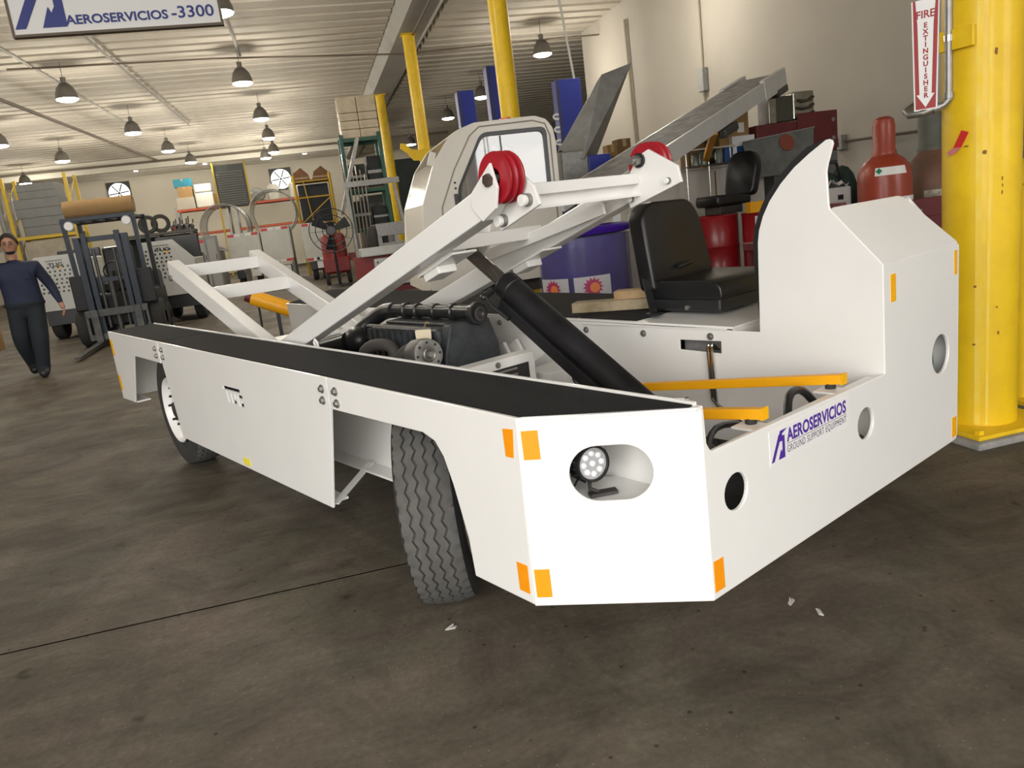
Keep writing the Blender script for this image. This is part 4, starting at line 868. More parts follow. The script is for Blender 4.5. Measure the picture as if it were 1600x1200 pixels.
MB().bx(-0.42, 0.40, -0.06, -0.02, 0.52, 0.62).build('front_rail', DKRED, ca, bevel=0.004)
MB().bx(-0.42, 0.40, 0.40, 0.44, 0.98, 1.09).build('rear_rail', DKRED, ca, bevel=0.004)
MB().bx(-0.45, -0.41, -0.06, 0.44, 0.05, 1.13).build('side_panel', DKRED, ca, bevel=0.004)
MB().bx(-0.42, 0.40, -0.06, 0.44, 0.05, 0.10).build('cart_floor', DKRED, ca, bevel=0.004)
MB().bx(-0.40, 0.38, -0.055, -0.035, 0.62, 0.98).build('back_panel', DKRED, ca)
MB().bx(-0.24, 0.10, -0.075, -0.061, 1.005, 1.03).build('chrome_strip', CHROME, ca)
# small clutter right of the fin
rg = thing('shop_rag', 'crumpled white rag lying on a small case beside the red cart', 'rag', (3.33, 4.60, 1.19))
mb = MB(); random.seed(4)
nx, ny = 16, 10; vs = []
for j in range(ny):
    for i in range(nx):
        u, v = i / (nx - 1) - 0.5, j / (ny - 1) - 0.5
        vs.append((u * 0.30, v * 0.24, 0.035 + 0.03 * math.sin(u * 21 + v * 7) * math.cos(v * 19 - u * 4) + 0.05 * (0.25 - u * u)))
mb.add(vs, [(j * nx + i, j * nx + i + 1, (j + 1) * nx + i + 1, (j + 1) * nx + i) for j in range(ny - 1) for i in range(nx - 1)])
mb.build('cloth', mat('rag_white', (0.62, 0.60, 0.56), 0.9), rg, angle=80)
wc = thing('tool_case', 'small pale grey tool case under the white rag beside the red cart', 'case', (3.33, 4.60, 0.88))
MB().bx(-0.16, 0.16, -0.13, 0.13, 0.20, 0.33).build('case_body', mat('pale_grey_plastic', (0.52, 0.52, 0.50), 0.5), wc, bevel=0.012)
for xx in (-0.09, 0.07): MB().bx(xx - 0.018, xx + 0.018, -0.14, -0.131, 0.25, 0.28).build('latch', BLACK, wc)
MB().bx(-0.2, 0.2, -0.16, 0.16, 0.0, 0.20).build('red_shelf', DKRED, wc)
tb = thing('tool_bench', 'dark red steel bench carrying the tool case behind the fin', 'bench', (3.45, 4.85, 0))
MB().bx(-0.35, 0.45, -0.4, 0.35, 0.82, 0.88).build('bench_top', DKRED, tb, bevel=0.005)
for sx in (-0.3, 0.4):
    for sy in (-0.35, 0.3): MB().bx(sx - 0.03, sx + 0.03, sy - 0.03, sy + 0.03, 0, 0.82).build('leg', DKRED, tb)
db = thing('duffel_bag', 'dark green fabric bag slumped on the bench behind the fin', 'bag', (3.62, 5.02, 0.88))
MB().sphere((0, 0, 0.22), 0.26, 20, 12, (1.0, 0.6, 0.9)).sphere((0.22, 0.0, 0.25), 0.14, 14, 8, (0.7, 0.9, 1.6)).build('bag_body', mat('dark_green_cloth', (0.012, 0.03, 0.022), 0.8, var=0.5, scale=9, bump=0.4), db)
MB().tube([(-0.15, -0.1, 0.38), (-0.1, -0.12, 0.50), (0.08, -0.12, 0.50), (0.14, -0.1, 0.38)], 0.014, 6).build('bag_handle', BLACK, db)
# ---- drums with loose seat, white panel, clutter along the right wall
def drum(x, y, h, label, lab=False):
    t = thing('steel_drum', label, 'drum', (x, y, 0), 0, 'red steel drums')
    R_ = 0.287; pr = [(0, 0.02), (R_ - 0.01, 0.02), (R_, 0.0), (R_, 0.03)]
    for zz in (0.31, 0.60): pr += [(R_, h * zz - 0.02), (R_ + 0.010, h * zz), (R_, h * zz + 0.02)]
    pr += [(R_, h - 0.03), (R_ + 0.006, h - 0.01), (R_, h), (R_ - 0.012, h - 0.004), (R_ - 0.015, h - 0.02), (0, h - 0.02)]
    MB().lathe(pr, n=40).build('drum_shell', REDD, t)
    MB().cyl((0.1, -0.12, h - 0.02), (0.1, -0.12, h), 0.035, n=12).build('bung', STEEL, t)
    if lab:
        lb = MB().lathe([(R_ + 0.003, h * 0.66), (R_ + 0.003, h - 0.05)], n=16, a0=math.radians(0), a1=math.radians(1)) if False else None
        vs = []; aa = [math.radians(-148 + 6 * i) for i in range(12)]
        for a in aa: vs += [((R_ + 0.004) * math.cos(a), (R_ + 0.004) * math.sin(a), h * 0.66), ((R_ + 0.004) * math.cos(a), (R_ + 0.004) * math.sin(a), h - 0.04)]
        MB().add(vs, [(2 * i, 2 * i + 1, 2 * i + 3, 2 * i + 2) for i in range(11)]).build('drum_label', SIGNW, t)
        for k in range(5):
            vs = []; zz = h - 0.08 - k * 0.045
            for a in aa[1:-1 - (k % 3) * 2]: vs += [((R_ + 0.005) * math.cos(a), (R_ + 0.005) * math.sin(a), zz - 0.008), ((R_ + 0.005) * math.cos(a), (R_ + 0.005) * math.sin(a), zz)]
            n = len(vs) // 2
            MB().add(vs, [(2 * i, 2 * i + 1, 2 * i + 3, 2 * i + 2) for i in range(n - 1)]).build('label_line', GREYPRINT, t)
    return t
drum(4.99, 9.0, 0.97, 'plain red drum directly behind the driver seat backrest')
drum(5.44, 8.55, 0.96, 'red drum with a white paper label, left of the white fin', True)
s2 = thing('tractor_seat', 'loose black vinyl seat set on top of the red drums', 'seat', (5.08, 8.92, 0.98), math.radians(10))
MB().prism(rnd([(-0.27, 0.10), (0.27, 0.10), (0.27, 0.20), (0.05, 0.23), (-0.27, 0.24)], 0.05), (0, -0.22, 0), (1, 0, 0), (0, 0, 1), (0, 0.44, 0)).build('cushion', VINYL, s2, bevel=0.03, seg=3)
MB().bx(-0.18, 0.18, -0.15, 0.15, 0.0, 0.10).build('seat_rail', DARKSTEEL, s2, bevel=0.01)
MB().prism(rnd([(-0.20, 0.0), (0.20, 0.0), (0.22, 0.40), (0.14, 0.56), (-0.14, 0.56), (-0.22, 0.40)], 0.08), (0.24, 0, 0.20), Vector((0.35, -0.94, 0)).normalized(), Vector((0.25, 0.05, 1)).normalized(), (0.13, 0.04, -0.02)).build('backrest', VINYL, s2, bevel=0.03, seg=3)
MB().beam((0.40, 0.1, 0.12), (0.46, 0.12, 0.50), 0.04, 0.05).build('recline_bracket', DARKSTEEL, s2)
yb2 = thing('yellow_block', 'small orange yellow block lying on the labelled red drum', 'block', (5.28, 8.42, 0.962))
MB().bx(-0.16, 0.16, -0.06, 0.06, 0, 0.13).build('block_body', YELLOWB, yb2, bevel=0.006)
MB().cyl((0.02, -0.066, 0.07), (0.02, -0.058, 0.07), 0.03, n=16).build('bolt_hole', SCUFF, yb2)
wp = thing('white_cabinet', 'long scuffed white cabinet standing behind the red drums', 'cabinet', (5.55, 10.2, 0))
MB().bx(-1.35, 0.75, -0.30, 0.30, 0.08, 1.58).build('body', mat('scuffed_white', (0.62, 0.59, 0.53), 0.6, var=0.08, scale=2), wp, bevel=0.01)
MB().bx(-1.38, 0.78, -0.33, 0.33, 1.58, 1.61).build('top', mat('scuffed_white', (0.62, 0.59, 0.53), 0.6), wp, bevel=0.004)
MB().bx(-1.30, 0.70, -0.26, 0.26, 0.0, 0.08).build('plinth', BLACK, wp)
MB().bx(-0.02, 0.0, -0.305, -0.30, 0.12, 1.54).build('door_gap', SCUFF, wp)
def carton(x, y, z, sx, sy, sz, m, label, rz=0.0, lab=False, name='cardboard_box'):
    t = thing(name, label, 'box', (x, y, z), rz)
    MB().bx(-sx / 2, sx / 2, -sy / 2, sy / 2, 0, sz).build('carton', m, t, bevel=0.006)
    MB().bx(-0.03, 0.03, -sy / 2 - 0.002, sy / 2 + 0.002, sz - 0.12, sz + 0.002).build('tape', TAPE, t)
    if lab: MB().bx(sx * 0.12, sx * 0.34, -sy / 2 - 0.003, -sy / 2, sz * 0.50, sz * 0.66).build('paper_label', SIGNW, t)
    return t
carton(5.88, 10.15, 1.61, 0.50, 0.4, 0.82, CARD, 'tall brown cardboard box with a white label under the grey conveyor', 0.1, True)
carton(5.40, 10.2, 1.61, 0.30, 0.3, 0.50, CARDD, 'brown cardboard box behind the black bag on the white cabinet', -0.1)
gb = thing('rubbish_bag', 'black plastic bag on the white cabinet beside the cardboard box', 'bag', (5.52, 9.97, 1.61))
MB().sphere((0, 0, 0.13), 0.16, 16, 10, (0.8, 0.6, 0.85)).lathe([(0.05, 0.24), (0.03, 0.28), (0.07, 0.34)], n=10).build('bag_body', mat('black_plastic', (0.012, 0.014, 0.013), 0.3), gb)
MB().lathe([(0.045, 0.262), (0.05, 0.27), (0.045, 0.278)], n=12).build('tie', SCUFF, gb)
bb = thing('blue_carton', 'blue carton with a white lid on the white cabinet', 'box', (5.86, 9.92, 1.61))
MB().bx(-0.17, 0.12, -0.05, 0.05, 0, 0.22).build('carton', mat('blue_print', (0.02, 0.10, 0.36), 0.5, var=0.3, scale=20), bb, bevel=0.004)
MB().bx(-0.04, 0.02, -0.053, -0.05, 0, 0.22).build('white_stripe', SIGNW, bb)
MB().bx(-0.05, 0.30, -0.06, 0.06, 0.22, 0.36).build('lid', SIGNW, bb, bevel=0.005)
gp = thing('steel_plate', 'grey steel panel with a rusty round patch leaning against the wall', 'panel', (6.45, 9.55, 1.28), math.radians(0))
MB().prism([(-0.58, 0.10), (0.42, 0.10), (0.58, 0.72), (-0.55, 0.62)], (0, 0, 0), (1, 0, 0), Vector((0, 0.3, 1)).normalized(), (0, 0.02, 0)).build('panel', mat('old_steel', (0.20, 0.21, 0.20), 0.5, 0.4, var=0.3, scale=5), gp, bevel=0.002)
MB().cyl((0.10, 0.150, 0.52), (0.10, 0.140, 0.523), 0.115, n=28).build('round_patch', mat('rust_red', (0.22, 0.05, 0.03), 0.7), gp)
MB().beam((-0.55, 0.17, 0.595), (0.58, 0.20, 0.69), 0.03, 0.015).build('folded_edge', GALV, gp)
rp_ = thing('red_crate', 'dark red metal crate stacked behind the grey steel panel', 'crate', (6.85, 10.05, 1.0))
MB().bx(-0.66, 0.62, -0.2, 0.2, 0.62, 1.08).build('crate_side', DKRED, rp_, bevel=0.008)
MB().bx(-0.02, 0.62, -0.22, -0.2, 0.66, 1.18).build('crate_door', DKRED, rp_, bevel=0.006)
for zz in (0.8, 1.05): MB().cyl((0.55, -0.225, zz), (0.55, -0.22, zz), 0.03, n=12).build('hinge_plate', STEEL, rp_)
MB().bx(-0.42, 0.62, -0.2, 0.2, 0.0, 0.62).build('crate_base', mat('old_steel', (0.20, 0.21, 0.20), 0.5), rp_)
sb2 = thing('storage_shelf', 'low dark steel shelf under the red crate by the wall', 'shelf', (6.6, 10.05, 0))
MB().bx(-0.2, 1.1, -0.3, 0.3, 0.95, 1.0).build('shelf_board', DARKSTEEL, sb2)
for sx in (-0.17, 1.07): MB().bx(sx - 0.03, sx + 0.03, -0.28, 0.28, 0, 0.95).build('shelf_leg', DARKSTEEL, sb2)
du = thing('metal_duct', 'shiny metal duct section with curved vanes lying on the red crate', 'duct', (6.78, 10.0, 2.08))
SHINY = mat('shiny_duct', (0.45, 0.44, 0.38), 0.22, 0.95, var=0.4, scale=7)
MB().bx(-0.38, -0.26, -0.14, 0.14, 0, 0.34).build('end_plate', SHINY, du, bevel=0.01)
MB().bx(-0.26, 0.02, -0.10, 0.14, 0.02, 0.36).build('duct_body', mat('duct_dark', (0.10, 0.10, 0.08), 0.4, 0.7), du, bevel=0.01)
MB().bx(0.02, 0.36, -0.12, 0.14, 0.02, 0.40).build('duct_box', SHINY, du, bevel=0.02)
for k in range(3):
    MB().tube([(0.06 + 0.02 * k, -0.13, 0.08 + 0.10 * k), (0.16, -0.15, 0.06 + 0.10 * k), (0.27, -0.15, 0.07 + 0.10 * k), (0.34, -0.13, 0.11 + 0.10 * k)], 0.02, 8).build('vane', mat('duct_dark', (0.10, 0.10, 0.08), 0.4), du)
mt = thing('wire_table', 'small metal stand with clear jars in front of the cardboard box', 'stand', (5.30, 9.62, 0))
MB().bx(-0.35, 0.35, -0.10, 0.10, 1.82, 1.84).build('stand_top', CHROME, mt)
for sx in (-0.33, 0.0, 0.33): MB().cyl((sx, 0, 0), (sx, 0, 1.82), 0.012, n=8).build('stand_leg', CHROME, mt)
for sx in (-0.2, -0.08, 0.15): MB().lathe([(0.0, 1.63), (0.05, 1.63), (0.05, 1.76), (0.03, 1.80), (0, 1.80)], (sx, 0, 0), n=12).build('jar', mat('jar_green', (0.20, 0.24, 0.20), 0.2), mt)
MB().bx(-0.35, 0.35, -0.10, 0.10, 1.61, 1.625).build('stand_shelf', DARKSTEEL, mt)
sk = thing('wall_socket', 'small grey outlet box on the cream wall right of the red crate', 'outlet', (8.19, 10.75, 1.74))
MB().bx(-0.05, 0.05, -0.11, 0.11, -0.09, 0.13).build('outlet_box', GALV, sk, bevel=0.006)
MB().bx(-0.055, -0.05, -0.05, 0.05, -0.04, 0.08).build('outlet_face', BLACK, sk)
# ---- parked grey conveyor, rising to the right
c0_ = Vector((2.62, 7.25, 1.36)); c1_ = Vector((6.42, 10.0, 2.66)); ddir = (c1_ - c0_).normalized()
cvx = thing('grey_conveyor', 'inclined grey conveyor boom rising to the right in front of the cream wall', 'conveyor', (2.62, 7.25, 0))
def cc(mb, name, m, **k): return mb.build(name, m, cvx, off=Vector((2.62, 7.25, 0)), **k)
hor = ddir.cross(Z3).normalized(); upc = hor.cross(ddir)
CGREY = mat('conveyor_grey', (0.62, 0.62, 0.60), 0.4, 0.1, var=0.08, scale=4)
cc(MB().beam(c0_ + hor * 0.28, c0_ + ddir * 4.15 + hor * 0.28, 0.05, 0.20), 'side_rail', CGREY, bevel=0.006)
cc(MB().beam(c0_ - hor * 0.28, c0_ + ddir * 4.15 - hor * 0.28, 0.05, 0.20), 'side_rail', CGREY, bevel=0.006)
cc(MB().beam(c0_ + upc * 0.095, c0_ + ddir * 4.6 + upc * 0.095, 0.52, 0.02), 'belt', mat('belt_grey', (0.16, 0.155, 0.15), 0.7, col2=(0.30, 0.29, 0.28), scale=6))
e0 = c0_ + ddir * 4.12; e1 = c1_ + ddir * 0.05
cc(MB().beam(e0 + hor * 0.28, e1 + hor * 0.28, 0.07, 0.26), 'end_bracket', CGREY, bevel=0.01)
cc(MB().beam(e0 - hor * 0.28, e1 - hor * 0.28, 0.07, 0.26), 'end_bracket', CGREY, bevel=0.01)
cc(MB().beam(e1 + hor * 0.2 - upc * 0.14 - ddir * 0.4, e1 + hor * 0.2 - upc * 0.14, 0.25, 0.10), 'rubber_bumper', BLACK, bevel=0.02)
cc(MB().cyl(e1 - hor * 0.27, e1 + hor * 0.27, 0.07, n=16), 'end_roller', STEEL)
for k in range(9): cc(MB().cyl(c0_ + ddir * (0.3 + 0.45 * k) - hor * 0.25 - upc * 0.06, c0_ + ddir * (0.3 + 0.45 * k) + hor * 0.25 - upc * 0.06, 0.03, n=10), 'roller', STEEL)
cc(MB().beam(c0_ + ddir * 2.65 + hor * 0.3 - upc * 0.16, c0_ + ddir * 3.05 + hor * 0.3 - upc * 0.16, 0.10, 0.10), 'drive_motor', DARKSTEEL, bevel=0.02)
cc(MB().beam(c0_ + ddir * 2.55 + hor * 0.25 - upc * 0.1, Vector((5.42, 9.98, 1.61)), 0.08, 0.06), 'support_leg', YELLOWB)
cc(MB().beam(c0_ + ddir * 0.25 + hor * 0.2 - upc * 0.1, Vector((2.86, 7.30, 0.0)), 0.08, 0.06), 'support_leg', CGREY)
cc(MB().beam(c0_ + ddir * 0.25 - hor * 0.2 - upc * 0.1, Vector((2.66, 7.70, 0.0)), 0.08, 0.06), 'support_leg', CGREY)
# ---- raised grey fin of another machine, blue lift posts
gf = thing('raised_tail_ramp', 'tall tapering grey steel ramp tilted up beside the truck cab', 'ramp', (3.6, 9.7, 0))
o_ = Vector((3.6, 9.7, 0))
A_, B_, E_, C_, D_ = Vector((3.88, 9.6, 2.88)), Vector((4.30, 9.6, 2.99)), Vector((3.80, 9.95, 1.84)), Vector((3.42, 9.3, 1.86)), Vector((3.22, 9.6, 2.02))
A2, D2 = Vector((3.95, 9.95, 2.86)), Vector((3.30, 10.05, 1.98))
FINM = mat('ramp_steel', (0.20, 0.19, 0.175), 0.55, 0.3, col2=(0.26, 0.27, 0.26), scale=5)
MB().add([A_, B_, C_, D_, E_, A2, D2], [(0, 3, 2, 1), (1, 2, 4), (0, 1, 5), (3, 6, 4, 2), (0, 5, 6, 3), (1, 4, 6, 5)]).build('ramp_plate', FINM, gf, off=o_, angle=20)
MB().prism([(-0.035, -0.03), (0.035, -0.02), (0.03, 0.05), (-0.02, 0.05)], Vector((4.03, 9.585, 2.80)), (1, 0, 0), (0, 0, 1), (0, -0.006, 0)).build('handle_slot', BLACK, gf, off=o_)
MB().beam((3.45, 9.75, 1.95), (3.55, 9.8, 0.0), 0.25, 0.25).build('ramp_stand', mat('stand_shadow', (0.06, 0.06, 0.065), 0.6), gf, off=o_)  # stand coloured dark in place of shadow below the ramp
MB().bx(3.15, 3.50, 9.35, 9.75, 1.62, 1.98).build('hinge_box', GALV, gf, off=o_, bevel=0.02)
MB().bx(3.50, 3.80, 9.35, 9.75, 1.62, 1.90).build('blue_bracket', BLUEP, gf, off=o_, bevel=0.01)
def post(x, y, h, w, label, txt=None):
    t = thing('lift_post', label, 'lift', (x, y, 0), 0, 'blue vehicle lift posts')
    MB().bx(-w / 2, w / 2, -0.15, 0.15, 0.03, h).build('post_column', BLUEP, t, bevel=0.01)
    MB().bx(-w / 2 - 0.012, -w / 2 + 0.05, -0.16, -0.10, 0.03, h).build('post_flange', mat('lift_blue_dark', (0.03, 0.035, 0.12), 0.5), t)
    MB().bx(-w * 0.8, w * 0.8, -0.3, 0.3, 0, 0.03).build('base_plate', BLUEP, t)
    if txt:
        for i, c in enumerate(txt):
            link('letter', text_mesh(c, 0.26, (-0.02 - w / 2 + 0.06, -0.152, 2.02 + i * 0.24), (0, 0, 1), (-1, 0, 0), 0.002, 'LEFT', bold=0.004), SIGNW, t)
    return t
post(5.30, 15.0, 3.72, 0.50, 'blue lift post with white numerals behind the grey ramp', '12000')
post(3.66, 14.2, 3.92, 0.30, 'blue lift post half hidden by the yellow column behind the cab')
post(3.47, 16.0, 3.83, 0.34, 'leftmost blue lift post, between two yellow columns')
bs = thing('box_stand', 'dark stand carrying two small cartons between the ramp and the conveyor', 'stand', (5.0, 12.0, 0))
MB().bx(-0.2, 0.2, -0.2, 0.2, 1.90, 2.0).build('stand_top', BLACK, bs); MB().bx(-0.16, 0.16, -0.16, 0.16, 0, 1.9).build('stand_column', BLACK, bs)
carton(4.88, 12.0, 2.0, 0.18, 0.2, 0.19, CARD, 'smaller left carton on the dark stand beside the ramp')
carton(5.08, 12.0, 2.0, 0.22, 0.25, 0.26, CARDD, 'taller right carton on the dark stand beside the ramp')
# ---- plastic wrapped purple spool on a pallet
sp = thing('cable_spool', 'large purple spool wrapped in clear film with starburst labels', 'spool', (2.28, 6.45, 0))
PUR = mat('purple_plastic', (0.040, 0.026, 0.20), 0.18, var=0.35, scale=7, bump=0.25)
MB().lathe([(0.0, 0.14), (0.44, 0.14), (0.44, 0.18), (0.40, 0.20), (0.395, 0.60), (0.40, 1.04), (0.0, 1.04)], n=56).build('spool_body', PUR, sp)
MB().lathe([(0.0, 1.10), (0.10, 1.10), (0.12, 1.115), (0.37, 1.105), (0.40, 1.12), (0.435, 1.12), (0.445, 1.10), (0.43, 1.06), (0.39, 1.05)], n=56).build('lid_flange', mat('purple_lid', (0.045, 0.012, 0.24), 0.25), sp)
MB().cyl((0.05, 0.1, 1.105), (0.05, 0.1, 1.14), 0.06, n=6).build('lid_plug', YELLOWB, sp)
film = mat('stretch_film', (0.70, 0.69, 0.78), 0.10, alpha=0.07, bump=1.0, scale=18)
MB().lathe([(0.405, 0.19), (0.412, 0.4), (0.408, 0.7), (0.413, 0.9), (0.404, 1.05)], n=56).build('stretch_film', film, sp)
PINK = mat('burst_pink', (0.42, 0.03, 0.12), 0.5); OBR = mat('burst_orange', (0.75, 0.22, 0.06), 0.5)
BURSTL = mat('label_grey', (0.52, 0.51, 0.53), 0.4)
for a in (math.radians(-152), math.radians(-102)):
    nrm_ = Vector((math.cos(a), math.sin(a), 0)); tu = Vector((-math.sin(a), math.cos(a), 0)); oo = nrm_ * 0.42 + Z3 * 0.635
    vs = []; 
    for i in range(9):
        aa = a + (i - 4) * 0.095
        for zz in (0.54, 0.72): vs.append((0.419 * math.cos(aa), 0.419 * math.sin(aa), zz))
    MB().add(vs, [(2 * i, 2 * i + 1, 2 * i + 3, 2 * i + 2) for i in range(8)]).build('film_label', BURSTL, sp)
    star = []
    for i in range(28):
        rr = 0.088 if i % 2 == 0 else 0.062
        star.append((rr * math.cos(2 * PI * i / 28), rr * math.sin(2 * PI * i / 28) * 0.95))
    MB().prism(star, nrm_ * 0.4205 + Z3 * 0.63, tu, Z3, nrm_ * 0.002).build('starburst', PINK, sp)
    MB().prism(circ(0.015, -0.005, 0.042, 16), nrm_ * 0.423 + Z3 * 0.63, tu, Z3, nrm_ * 0.002).build('burst_centre', OBR, sp)
tb2 = thing('wrapped_box', 'tall pale box wrapped in film standing behind the purple spool', 'box', (2.86, 6.72, 0), 0.3)
MB().bx(-0.18, 0.18, -0.18, 0.18, 0.14, 1.02).build('carton', mat('pale_wrap', (0.33, 0.30, 0.27), 0.4, var=0.2, scale=5), tb2, bevel=0.01)
MB().bx(-0.186, 0.186, -0.186, 0.186, 0.16, 1.0).build('film', film, tb2)
pt = thing('wooden_pallet', 'wooden pallet under the purple spool', 'pallet', (2.42, 6.5, 0))
for i in range(7): MB().bx(-0.62 + i * 0.19, -0.62 + i * 0.19 + 0.14, -0.5, 0.5, 0.115, 0.138).build('top_board', WOOD, pt)
for yy in (-0.46, -0.04, 0.38): MB().bx(-0.62, 0.66, yy, yy + 0.08, 0.0, 0.115).build('stringer', WOOD, pt)
# ---- white truck cab
TW = mat('truck_white', (0.76, 0.72, 0.63), 0.4, var=0.05, scale=3, coat=0.2)
tk = thing('truck_cab', 'cream white truck cab with a large side window behind the lift arms', 'truck', (2.0, 9.3, 0))
TO = Vector((2.0, 9.3, 0)); y0c, y1c = 8.6, 10.35
out = [(1.17, 1.0), (1.24, 1.53), (1.44, 1.98), (1.62, 2.20), (1.72, 2.27), (1.93, 2.335), (2.63, 2.345), (2.76, 2.30), (2.83, 2.20), (2.85, 2.05), (2.83, 0.55), (1.20, 0.55)]
win = rnd([(1.63, 1.42), (2.74, 1.42), (2.75, 2.22), (1.99, 2.22), (1.66, 1.66)], [0.03, 0.06, 0.08, 0.08, 0.05])
near = plate([rnd(out, 0.03, 2), win], 0.03, (0, y0c + 0.03, 0), X3, Z3, 0.004, 'cab_side', TO); link('cab_side', near, TW, tk)
far = plate([rnd(out, 0.03, 2), win], 0.03, (0, y1c + 0.03, 0), X3, Z3, 0.004, 'cab_side', TO); link('cab_side', far, TW, tk)
def tkb(mb, name, m, **k): return mb.build(name, m, tk, off=TO, **k)
# shell between the sides: roof, rear, windscreen frame
def shell(seg, name, m, t=0.02, ya=y0c + 0.03, yb=y1c): 
    (xa, za), (xb3, zb3) = seg
    d = Vector((xb3 - xa, 0, zb3 - za)).normalized(); n = Vector((-d.z, 0, d.x)) * -t
    return tkb(MB().add([Vector((xa, ya, za)), Vector((xb3, ya, zb3)), Vector((xb3, yb, zb3)), Vector((xa, yb, za)), Vector((xa, ya, za)) + n, Vector((xb3, ya, zb3)) + n, Vector((xb3, yb, zb3)) + n, Vector((xa, yb, za)) + n],
                [(0, 1, 2, 3), (7, 6, 5, 4), (0, 4, 5, 1), (1, 5, 6, 2), (2, 6, 7, 3), (3, 7, 4, 0)]), name, m)
for sg in ((out[5], out[6]), (out[6], out[7]), (out[7], out[8]), (out[8], out[9]), (out[4], out[5])): shell(sg, 'roof_panel', TW)
shell(((2.845, 2.05), (2.84, 1.55)), 'rear_frame', TW); shell(((2.84, 1.55), (2.83, 0.55)), 'rear_panel', TW)
GLASS = mat('cab_glass', (0.30, 0.31, 0.30), 0.03, alpha=0.55, spec=1.0)
GLASS.node_tree.nodes['Principled BSDF'].inputs['IOR'].default_value = 1.85
WIND = mat('windscreen_glass', (0.20, 0.19, 0.17), 0.08, alpha=0.75, spec=0.8)
shell(((1.24, 1.53), (1.44, 1.98)), 'windscreen', WIND, 0.012, y0c + 0.10, y1c - 0.06); shell(((1.44, 1.98), (1.64, 2.21)), 'windscreen', WIND, 0.012, y0c + 0.10, y1c - 0.06)
for ya_, yb4 in ((y0c + 0.03, y0c + 0.10), (y1c - 0.06, y1c)):
    shell(((1.24, 1.53), (1.44, 1.98)), 'pillar', TW, 0.02, ya_, yb4); shell(((1.44, 1.98), (1.72, 2.27)), 'pillar', TW, 0.02, ya_, yb4)
shell(((1.17, 0.55), (1.24, 1.53)), 'front_panel', TW); shell(((1.64, 2.21), (1.72, 2.27)), 'header_panel', TW)
glass = plate([win], 0.008, (0, y0c + 0.022, 0), X3, Z3, 0, 'side_glass', TO); link('side_glass', glass, GLASS, tk)
cxm = sum(p[0] for p in win) / len(win); czm = sum(p[1] for p in win) / len(win)
inner = [(cxm + (a - cxm) * 0.93, czm + (b - czm) * 0.90) for a, b in win]
link('window_seal', plate([win, inner], 0.02, (0, y0c + 0.012, 0), X3, Z3, 0.003, 'window_seal', TO), BLACK, tk)
tkb(MB().bx(2.20, 2.215, y0c + 0.004, y0c + 0.014, 1.46, 2.17), 'window_divider', BLACK)
tkb(MB().tube([(1.42, y0c - 0.004, 1.0), (1.45, y0c - 0.004, 1.47), (1.64, y0c - 0.004, 1.86), (1.86, y0c - 0.004, 2.20), (1.98, y0c - 0.004, 2.285), (2.60, y0c - 0.004, 2.295), (2.74, y0c - 0.004, 2.25), (2.785, y0c - 0.004, 2.12), (2.775, y0c - 0.004, 1.0)], 0.008, 6), 'door_seam', mat('seam_tan', (0.30, 0.27, 0.22), 0.7))
tkb(MB().bx(1.60, 1.645, y0c - 0.02, y0c, 1.48, 1.60), 'door_latch', DARKSTEEL, bevel=0.004)
for zz in (1.66, 1.72): tkb(MB().cyl((1.63, y0c - 0.006, zz), (1.63, y0c, zz), 0.013, n=10), 'rivet', BLACK)
for (xx, zz) in ((1.43, 2.00), (1.66, 2.10)):
    tkb(MB().box((xx - 0.02, y0c + 0.02 + (xx - 1.43) * 0.3, zz), (0.07, 0.02, 0.15), Matrix.Rotation(math.radians(22), 3, 'Y')), 'mirror_bracket', TW, bevel=0.004)
tkb(MB().bx(1.75, 2.25, 9.2, 9.7, 0.62, 1.30), 'cab_seat', BLACK, bevel=0.05); tkb(MB().box((2.35, 9.45, 1.62), (0.14, 0.46, 0.75), Matrix.Rotation(0.15, 3, 'Y')), 'cab_seat_back', BLACK, bevel=0.05)
tkb(MB().tube([(1.55 + 0.16 * math.cos(2 * PI * i / 16), 9.1 + 0.18 * math.sin(2 * PI * i / 16), 1.52 + 0.09 * math.cos(2 * PI * i / 16)) for i in range(16)], 0.016, 6, closed=True), 'steering_wheel', BLACK)
tkb(MB().bx(1.25, 1.50, 8.7, 10.3, 1.20, 1.42), 'dashboard', BLACK, bevel=0.02)
for zz in range(5): tkb(MB().bx(2.852, 2.86, 8.7, 8.95, 1.35 + zz * 0.05, 1.375 + zz * 0.05), 'vent_slat', BLACK)
tkb(MB().cyl((2.45, 9.2, 2.35), (2.45, 9.2, 2.42), 0.07, n=16), 'beacon', mat('beacon_orange', (0.7, 0.12, 0.01), 0.3))
tkb(MB().bx(1.25, 2.85, 8.8, 10.2, 0.40, 0.55), 'truck_frame', DARKSTEEL)
for xx in (1.65,):
    for yy in (8.75, 10.05): tkb(MB().lathe([(0.15, 0), (0.36, 0), (0.40, 0.04), (0.40, 0.20), (0.36, 0.24), (0.15, 0.24)], (xx, yy, 0.40), (0, 1, 0), 28), 'truck_tire', RUBBER)
